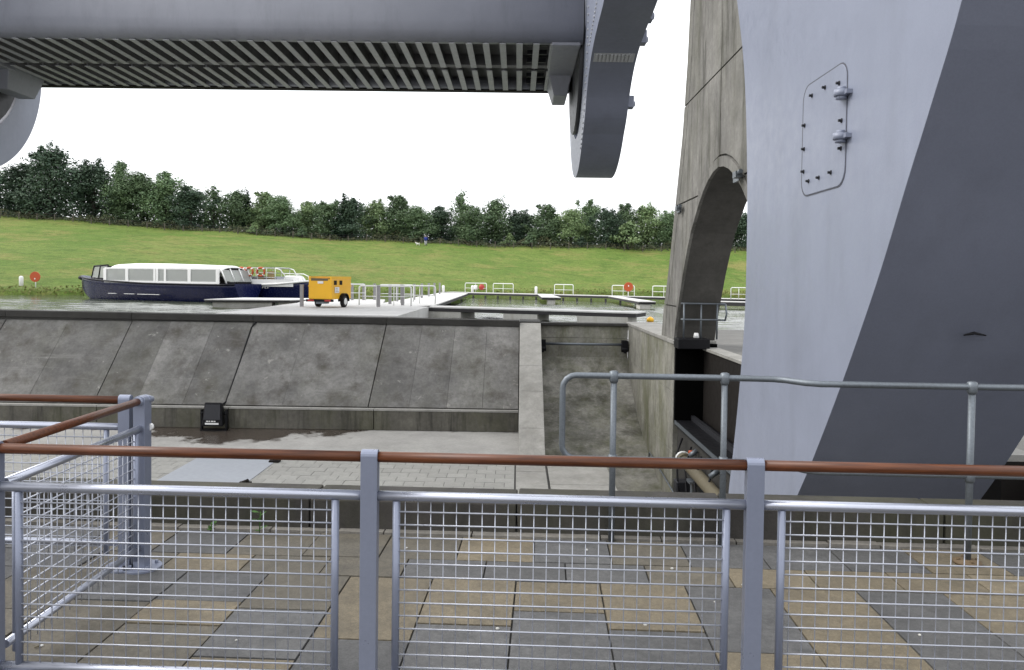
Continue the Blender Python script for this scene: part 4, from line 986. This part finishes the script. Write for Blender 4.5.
for x in (.0, 1.1, 2.7):
    pts = [(.34 * math.cos(R(a)), 0, .34 * math.sin(R(a))) for a in range(0, 360, 24)]
    lb = thing('lifebuoy', {.0: 'orange lifebuoy hung on boat rails, leftmost of three', 1.1: 'orange lifebuoy hung on boat rails, middle of three', 2.7: 'orange lifebuoy hung on boat rails, rightmost of three'}[x], 'lifebuoy', (-22.6 + math.cos(R(-14)) * x * .67 + math.sin(R(-14)) * 1.25, 66.5 + math.sin(R(-14)) * x * .67 - math.cos(R(-14)) * 1.25, 2.6 + WATER), R(-14), 'orange lifebuoys on the boat rails')
    lb.location.z = 2.5 + WATER
    MB().tube(pts, .085, 8, closed=True).build('ring', 'orange', lb)
    mb = MB()
    for a in (45, 135, 225, 315): mb.tube([(.34 * math.cos(R(a - 8)), 0, .34 * math.sin(R(a - 8))), (.34 * math.cos(R(a + 8)), 0, .34 * math.sin(R(a + 8)))], .092, 8)
    mb.build('band', 'white', lb)

# ================================================================== BANK: fence, person, dog, trees
fence = thing('post_and_wire_fence', 'thin post and wire fence along the top of the grass below the trees', 'fence', (-50, TL - 2.5, 9))
fp = MB(); fp.box((-.06, -.06, -.3), (.06, .06, 1.15)); fpm = fp.mesh('post', 'fence_wood')
pts = []
X = -100
rnd = random.Random(12)
while X < 40:
    y = TL - 2.5 + rnd.uniform(-.2, .2); z = groundZ(X, y); pts.append((X, y, z)); o = obj('post', fpm, fence, (X + 50, y - TL + 2.5, z - 9)); o.scale.z = rnd.uniform(.85, 1.1); X += 3.2
for h in (.5, .85, 1.15): MB().tube([(a + 50, b - TL + 2.5, c - 9 + h) for a, b, c in pts], .006, 4, cap=False).build('wire', 'galv', fence)

def skin_body(name, verts, edges, radii, mat, parent, root=0):
    me = bpy.data.meshes.new(name); me.from_pydata(verts, edges, []); o = bpy.data.objects.new(name, me); col.objects.link(o); o.parent = parent
    s = o.modifiers.new('skin', 'SKIN')
    for i, r_ in enumerate(radii): me.skin_vertices[0].data[i].radius = (r_, r_)
    me.skin_vertices[0].data[root].use_root = True
    sub = o.modifiers.new('sub', 'SUBSURF'); sub.levels = 1; sub.render_levels = 1
    for m_ in ([mat] if isinstance(mat, str) else mat): me.materials.append(M[m_])
    s.use_smooth_shade = True
    return o
px_, py_ = -15.8, 135.0; pz = groundZ(px_, py_)
ps = thing('person', 'distant person in blue jacket and pale trousers walking a dog', 'person', (px_, py_, pz), R(100))
V = [(0, 0, .95), (0, 0, 1.2), (0, 0, 1.42), (0, 0, 1.52), (0, 0, 1.66), (0, -.1, .9), (.06, -.11, .5), (.1, -.11, .05), (.22, -.11, .02), (0, .1, .9), (-.03, .11, .5), (-.14, .11, .07), (-.03, .11, .03),
     (0, -.2, 1.4), (.03, -.25, 1.14), (.16, -.24, .93), (0, .2, 1.4), (-.02, .25, 1.14), (.1, .25, .92)]
Ed = [(0, 1), (1, 2), (2, 3), (3, 4), (0, 5), (5, 6), (6, 7), (7, 8), (0, 9), (9, 10), (10, 11), (11, 12), (2, 13), (13, 14), (14, 15), (2, 16), (16, 17), (17, 18)]
rd = [.15, .15, .15, .06, .1, .09, .065, .045, .04, .09, .065, .045, .04, .07, .05, .035, .07, .05, .035]
skin_body('body', V, Ed, rd, 'skin', ps)
def ell(mb, c, r, n=8, mi=0):
    mb.tube([(c[0], c[1], c[2] + r[2] * math.sin(R(-90 + 180 * i / n))) for i in range(n + 1)], [max(.01, r[0] * math.cos(R(-90 + 180 * i / n))) for i in range(n + 1)], 10, mi)
mb = MB(); mb.tube([(0, 0, .85), (0, 0, 1.1), (0, 0, 1.4), (0, 0, 1.5)], [.24, .21, .22, .08], 12)
for s in (-1, 1): mb.tube([(0, s * .2, 1.42), (.03 if s < 0 else -.02, s * .27, 1.14), (.13, s * .26, .97)], [.085, .07, .055], 8)
mb.build('jacket', 'blue_cloth', ps)
mb = MB(); mb.tube([(0, -.1, .92), (.06, -.11, .5), (.1, -.11, .08)], [.13, .095, .08], 10); mb.tube([(0, .1, .92), (-.03, .11, .5), (-.14, .11, .09)], [.13, .095, .08], 10); mb.build('trousers', 'pale_cloth', ps)
mb = MB(); ell(mb, (-.015, 0, 1.71), (.105, .1, .1)); mb.build('hair', 'hair', ps)
dg = thing('dog', 'small white dog beside the distant person in blue', 'dog', (-17.1, 134.6, groundZ(-17.1, 134.6)), R(175))
V = [(-.2, 0, .34), (0, 0, .33), (.2, 0, .36), (.32, 0, .48), (.42, 0, .54), (.52, 0, .5), (-.3, 0, .45), (-.34, 0, .55), (.2, -.07, .22), (.2, -.07, .1), (.22, -.07, .02), (.2, .07, .22), (.2, .07, .1), (.22, .07, .02),
     (-.2, -.07, .25), (-.26, -.07, .12), (-.22, -.07, .02), (-.2, .07, .25), (-.26, .07, .12), (-.22, .07, .02), (.38, -.06, .62), (.38, .06, .62)]
Ed = [(0, 1), (1, 2), (2, 3), (3, 4), (4, 5), (0, 6), (6, 7), (2, 8), (8, 9), (9, 10), (2, 11), (11, 12), (12, 13), (0, 14), (14, 15), (15, 16), (0, 17), (17, 18), (18, 19), (4, 20), (4, 21)]
skin_body('body', V, Ed, [.12, .12, .14, .09, .09, .045, .04, .03] + [.06, .035, .035] * 2 + [.07, .035, .035] * 2 + [.03, .03], 'fur', dg, 1)

# ---- trees
def tree_mesh(seed, h, wd, lobes, nleaf, leaf, kind='broad', base=.18):
    rnd = random.Random(seed); crown = MB(); trunk = MB(); L = []
    if kind == 'broad':
        for i in range(lobes):
            t = rnd.random(); z = h * (base + (1 - base) * (.12 + .8 * t)); k = math.sin(math.pi * min(.97, .22 + .72 * t)) ** .8
            a = rnd.uniform(0, 6.28); rr = wd * .5 * k * rnd.uniform(.15, .8)
            L.append((Vector((rr * math.cos(a), rr * math.sin(a), z)), rnd.uniform(.13, .24) * wd, rnd.uniform(.09, .17) * h))
        for i in range(3):
            tx, ty = rnd.uniform(-.16, .16) * wd, rnd.uniform(-.1, .1) * wd; tz = rnd.uniform(.86, 1.0)
            for q in range(5): L.append((Vector((tx + rnd.uniform(-.03, .03) * wd, ty, h * (tz - .3 + .07 * q))), wd * (.17 - .029 * q), .075 * h))
    else:
        for i in range(lobes):
            t = (i + .5) / lobes; a = i * 2.4; rr = wd * .5 * (1 - t) * rnd.uniform(.3, .75)
            L.append((Vector((rr * math.cos(a), rr * math.sin(a), h * (.1 + .88 * t))), wd * (.26 * (1 - t) + .05), h * .07))
    if kind == 'broad':      # thin sprigs that break the outline
        for i in range(26):
            a = rnd.uniform(0, 6.28); e = rnd.uniform(.35, 1.4); c0, rx0, rz0 = rnd.choice(L[len(L) // 3:])
            d_ = Vector((math.cos(a) * math.cos(e), math.sin(a) * math.cos(e), math.sin(e)))
            for q in range(3): L.append((c0 + d_ * (rx0 * (.8 + .32 * q)), .10 * wd * (.62 - .16 * q), .08 * h * (.6 - .12 * q)))
    cum = [l[1] ** 1.6 for l in L]
    for i in range(nleaf):
        c, rx, rz = rnd.choices(L, cum)[0]
        v = Vector((rnd.gauss(0, 1), rnd.gauss(0, 1), rnd.gauss(0, 1))).normalized() * (rnd.random() ** .4) * rnd.uniform(.85, 1.18)
        p = c + Vector((v.x * rx, v.y * rx, v.z * rz))
        n_ = (v + Vector((rnd.uniform(-1, 1), rnd.uniform(-1, 1), rnd.uniform(-.2, 1.1)))).normalized(); u_ = n_.orthogonal().normalized()
        u_ = (Matrix.Rotation(rnd.uniform(0, 6.28), 3, n_) @ u_); w_ = n_.cross(u_); s = leaf * rnd.uniform(.55, 1.3)
        crown.add([p - u_ * s, p + w_ * s * .55 + n_ * s * .15, p + u_ * s, p - w_ * s * .55 + n_ * s * .1], [(0, 1, 2, 3)])
    trunk.tube([(0, 0, -.3), (.04, 0, h * .2), (-.03, .05, h * .5), (.05, 0, h * .85)], [.05 * wd * .6 + .06, .045 * wd * .6 + .05, .03 * wd * .6 + .03, .02], 7)
    for c, rx, rz in L[:9]:
        trunk.tube([(0, 0, max(h * .12, c.z * .55)), tuple(c * .5 + Vector((0, 0, c.z * .28))), tuple(c)], [.08, .05, .02], 5)
    return crown, trunk.mesh('trunk', 'bark')
variants = []
for i in range(7): variants.append(tree_mesh(100 + i, 10, 7.5, 42, 9000, .175, base=.0))
conif = tree_mesh(300, 10, 3.6, 24, 2600, .2, 'conifer')
wispy = tree_mesh(301, 10, 4.5, 20, 2600, .17, base=.02)
cmesh = {}
def crown_mesh(key, c, mat):
    if (key, mat) not in cmesh: cmesh[(key, mat)] = c.mesh('crown', mat)
    return cmesh[(key, mat)]
#  x, height, width, leaf, label
TR = [(-99, 8.5, 10, 'leaf_dark', 'broad dark tree cut by the left edge of the picture'),
      (-91.5, 9.0, 9, 'leaf_dark', 'dark tree at far left below the steel ring end'),
      (-84, 11.6, 9.5, 'leaf_dark', 'tallest dark tree, below the pylon at far left'),
      (-77.5, 11.4, 9, 'leaf_dark', 'tall dark tree right of the tallest one at left'),
      (-72.5, 11.0, 5.5, 'leaf_mid', 'narrow lighter tree standing between tall dark trees at left'),
      (-68.5, 10.0, 8.5, 'leaf_mid', 'rounded mid green tree above the bow of the navy boat'),
      (-63.5, 9.2, 7.5, 'leaf_mid', 'mid green tree above the middle of the navy boat canopy'),
      (-59, 7.6, 7.5, 'leaf_dark', 'low dark tree left of the slim pointed tree'),
      (-55.5, 9.0, 5, 'wispy', 'slim pointed grey green tree above the navy boat stern'),
      (-51.5, 7.4, 6.5, 'leaf_mid', 'bushy tree just left of the small dark conifer'),
      (-49.8, 7.8, 3.4, 'conifer', 'small dark conifer poking out left of centre'),
      (-46.5, 7.4, 6, 'leaf_pale', 'pale green tree just right of the small dark conifer'),
      (-42.5, 7.0, 6.5, 'leaf_mid', 'low rounded tree above the boat with lifebuoys'),
      (-38.5, 6.5, 6, 'leaf_pale', 'lowest pale green tree left of the yellow trailer'),
      (-34.5, 7.0, 6.5, 'leaf_mid', 'mid green tree above the yellow trailer'),
      (-31.3, 7.9, 4.2, 'conifer', 'dark rounded conifer right of the yellow trailer'),
      (-29.8, 7.2, 6.5, 'leaf_dark', 'dark tree beside the dark rounded conifer'),
      (-25.5, 7.0, 6, 'leaf_pale', 'pale green tree above the quay hoop rail'),
      (-21.7, 7.7, 6.5, 'leaf_mid', 'mid green tree above the timber posts'),
      (-17.8, 6.7, 6, 'leaf_mid', 'small tree left of the person in blue'),
      (-14.2, 6.9, 6, 'leaf_dark', 'dark tree directly behind the person in blue'),
      (-10.6, 9.6, 4.5, 'wispy', 'wispy tree with a thin bent top right of the person'),
      (-8.6, 7.1, 6.5, 'leaf_mid', 'dense tree right of the wispy bent top'),
      (-4.2, 7.7, 7, 'leaf_mid', 'round crowned tree above the leftmost far hoop rail'),
      (.6, 6.5, 6, 'leaf_dark', 'low dark tree above the lone white bollard'),
      (5.2, 7.0, 6.5, 'leaf_mid', 'tree below the hanging steel ring, left of its tip'),
      (9.5, 6.4, 5.5, 'leaf_pale', 'low pale tree right below the tip of the steel ring'),
      (12.9, 7.8, 5.5, 'leaf_mid', 'upright tree right of the steel ring tip'),
      (16, 6.6, 5.5, 'leaf_dark', 'dark tree behind the round pale bush'),
      (19.4, 7.4, 6, 'leaf_mid', 'tree above the round pale bush near the pier'),
      (23.3, 7.7, 6, 'leaf_pale', 'pale tree just left of the pier'),
      (27.3, 6.8, 6, 'leaf_mid', 'tree half hidden behind the left edge of the pier'),
      (36.5, 6.4, 6.5, 'leaf_mid', 'tree seen through the arch of the pier'),
      (41.0, 6.2, 6.5, 'leaf_dark', 'tree seen through the arch, close against the steel blade')]
rnd = random.Random(5)
for i, (X, h, wd, lf, lab) in enumerate(TR):
    Y = TL + 1.5 + rnd.uniform(0, 3.5); z = groundZ(X, Y)
    t = thing('conifer_tree' if lf == 'conifer' else 'broadleaf_tree', lab, 'tree', (X, Y, z), rnd.uniform(0, 6.28), 'trees along the top of the bank')
    if lf == 'conifer': c, tm = conif; key = 'c'; w0 = 3.6; mt = 'conifer'
    elif lf == 'wispy': c, tm = wispy; key = 'w'; w0 = 4.5; mt = 'leaf_mid'
    else: key = i % 7; c, tm = variants[key]; w0 = 7.5; mt = lf
    o = obj('crown', crown_mesh(key, c, mt), t); p = obj('trunk', tm, t)
    hv = h / 10 * rnd.uniform(.95, 1.08)
    for q in (o, p): q.scale = (wd / w0 * 1.3, wd / w0 * 1.3, hv)
# shrubs in front of the trees
sh = tree_mesh(400, 2.4, 3.2, 16, 1100, .17, base=0)
for X, dY, s, mt, lab in ((2.2, -1, 1.0, 'leaf_mid', 'small round bright bush at the fence mid picture'), (-1.6, -.5, .9, 'leaf_pale', 'pale low bush left of the small round bright bush'), (19.3, -1.2, 1.9, 'leaf_pale', 'large round pale bush near the pier'), (11.2, -.5, .8, 'leaf_dark', 'low dark bush left of the large round pale bush'),
                          (-38, -1, .8, 'leaf_mid', 'low bush at fence above the yellow trailer'), (-46.5, -1, .8, 'leaf_pale', 'low bright bush at fence above the lifebuoy boat')):
    Y = TL + dY; t = thing('shrub', lab, 'bush', (X, Y, groundZ(X, Y) - .1), rnd.uniform(0, 6), 'bushes at the fence')
    o = obj('foliage', crown_mesh('s', sh[0], mt), t); p = obj('stem', sh[1], t)
    for q in (o, p): q.scale = (s, s, s)
# wood behind, undergrowth and rough grass: uncountable
def leafmass(name, mat, n, fx, leaf, seed, lab, cat):
    rnd = random.Random(seed); mb = MB()
    for i in range(n):
        p, hh = fx(rnd); nn = Vector((rnd.uniform(-1, 1), rnd.uniform(-1, .3), rnd.uniform(-.1, 1))).normalized(); u_ = Matrix.Rotation(rnd.uniform(0, 6.28), 3, nn) @ nn.orthogonal().normalized(); w_ = nn.cross(u_); s = leaf * rnd.uniform(.6, 1.3)
        mb.add([p - u_ * s, p + w_ * s * .6, p + u_ * s, p - w_ * s * .6], [(0, 1, 2, 3)])
    o = mb.build(name, mat); o['kind'] = 'stuff'; return tag(o, lab, cat)
def wood(rnd):
    X = rnd.uniform(-130, 150); Y = TL + rnd.uniform(5, 17); top = interp(X, [-130, -90, -70, -50, 80], [9, 9.6, 8.0, 5.6, 5.2]) + 1.1 * math.sin(X * .8 + Y * .3) + .6 * math.sin(X * 2.1)
    return Vector((X, Y, groundZ(X, Y) + top * rnd.random() ** (1.05 if rnd.random() < .6 else 2.2) - .1)), 0
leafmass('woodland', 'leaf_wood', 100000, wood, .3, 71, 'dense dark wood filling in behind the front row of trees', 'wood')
def under(rnd):
    X = rnd.uniform(-120, 60); Y = TL + rnd.uniform(-1.8, 5); return Vector((X, Y, groundZ(X, Y) + max(.35, .8 + .7 * math.sin(X * .37) * math.sin(X * .11 + 1) + .35 * math.sin(X * 1.7)) * rnd.random() ** 1.4)), 0
leafmass('undergrowth', 'scrub', 30000, under, .17, 72, 'brownish undergrowth along the fence under the trees', 'undergrowth')
def edgeg(rnd):
    X = rnd.uniform(-110, 60); Y = edgeY(X) + rnd.uniform(.1, 1.6); return Vector((X, Y, groundZ(X, Y) + .35 * rnd.random())), 0
M['reed'] = leaf_mat('rough_grass', (.085, .11, .022), (.13, .135, .035))
leafmass('rough_grass', 'reed', 6000, edgeg, .13, 73, 'rough grass fringing the water at the foot of the bank', 'grass')

# ---- pylon far behind the wood
t = thing('pylon', 'faint lattice pylon rising above the tall dark trees at left', 'pylon', (-177, 295, 12)); H = 31
mb = MB(); cor = [(-1, -1), (1, -1), (1, 1), (-1, 1)]
wz_ = lambda z: lerp(2.6, .35, (z / H) ** .7)
for a, b in cor: mb.tube([(a * wz_(H * i / 6), b * wz_(H * i / 6), H * i / 6) for i in range(7)], .12, 4)
for i in range(6):
    z0_, z1_ = H * i / 6, H * (i + 1) / 6
    for k in range(4):
        a, b = cor[k], cor[(k + 1) % 4]; mb.tube([(a[0] * wz_(z0_), a[1] * wz_(z0_), z0_), (b[0] * wz_(z1_), b[1] * wz_(z1_), z1_)], .07, 4); mb.tube([(b[0] * wz_(z0_), b[1] * wz_(z0_), z0_), (a[0] * wz_(z1_), a[1] * wz_(z1_), z1_)], .07, 4)
mb.build('tower', 'pylon', t)
mb = MB()
for z in (H * .72, H * .86): mb.tube([(-2.2, 0, z), (0, 0, z + .6), (2.2, 0, z)], .09, 4); mb.tube([(-2.2, 0, z), (2.2, 0, z)], .09, 4)
mb.build('cross_arm', 'pylon', t)
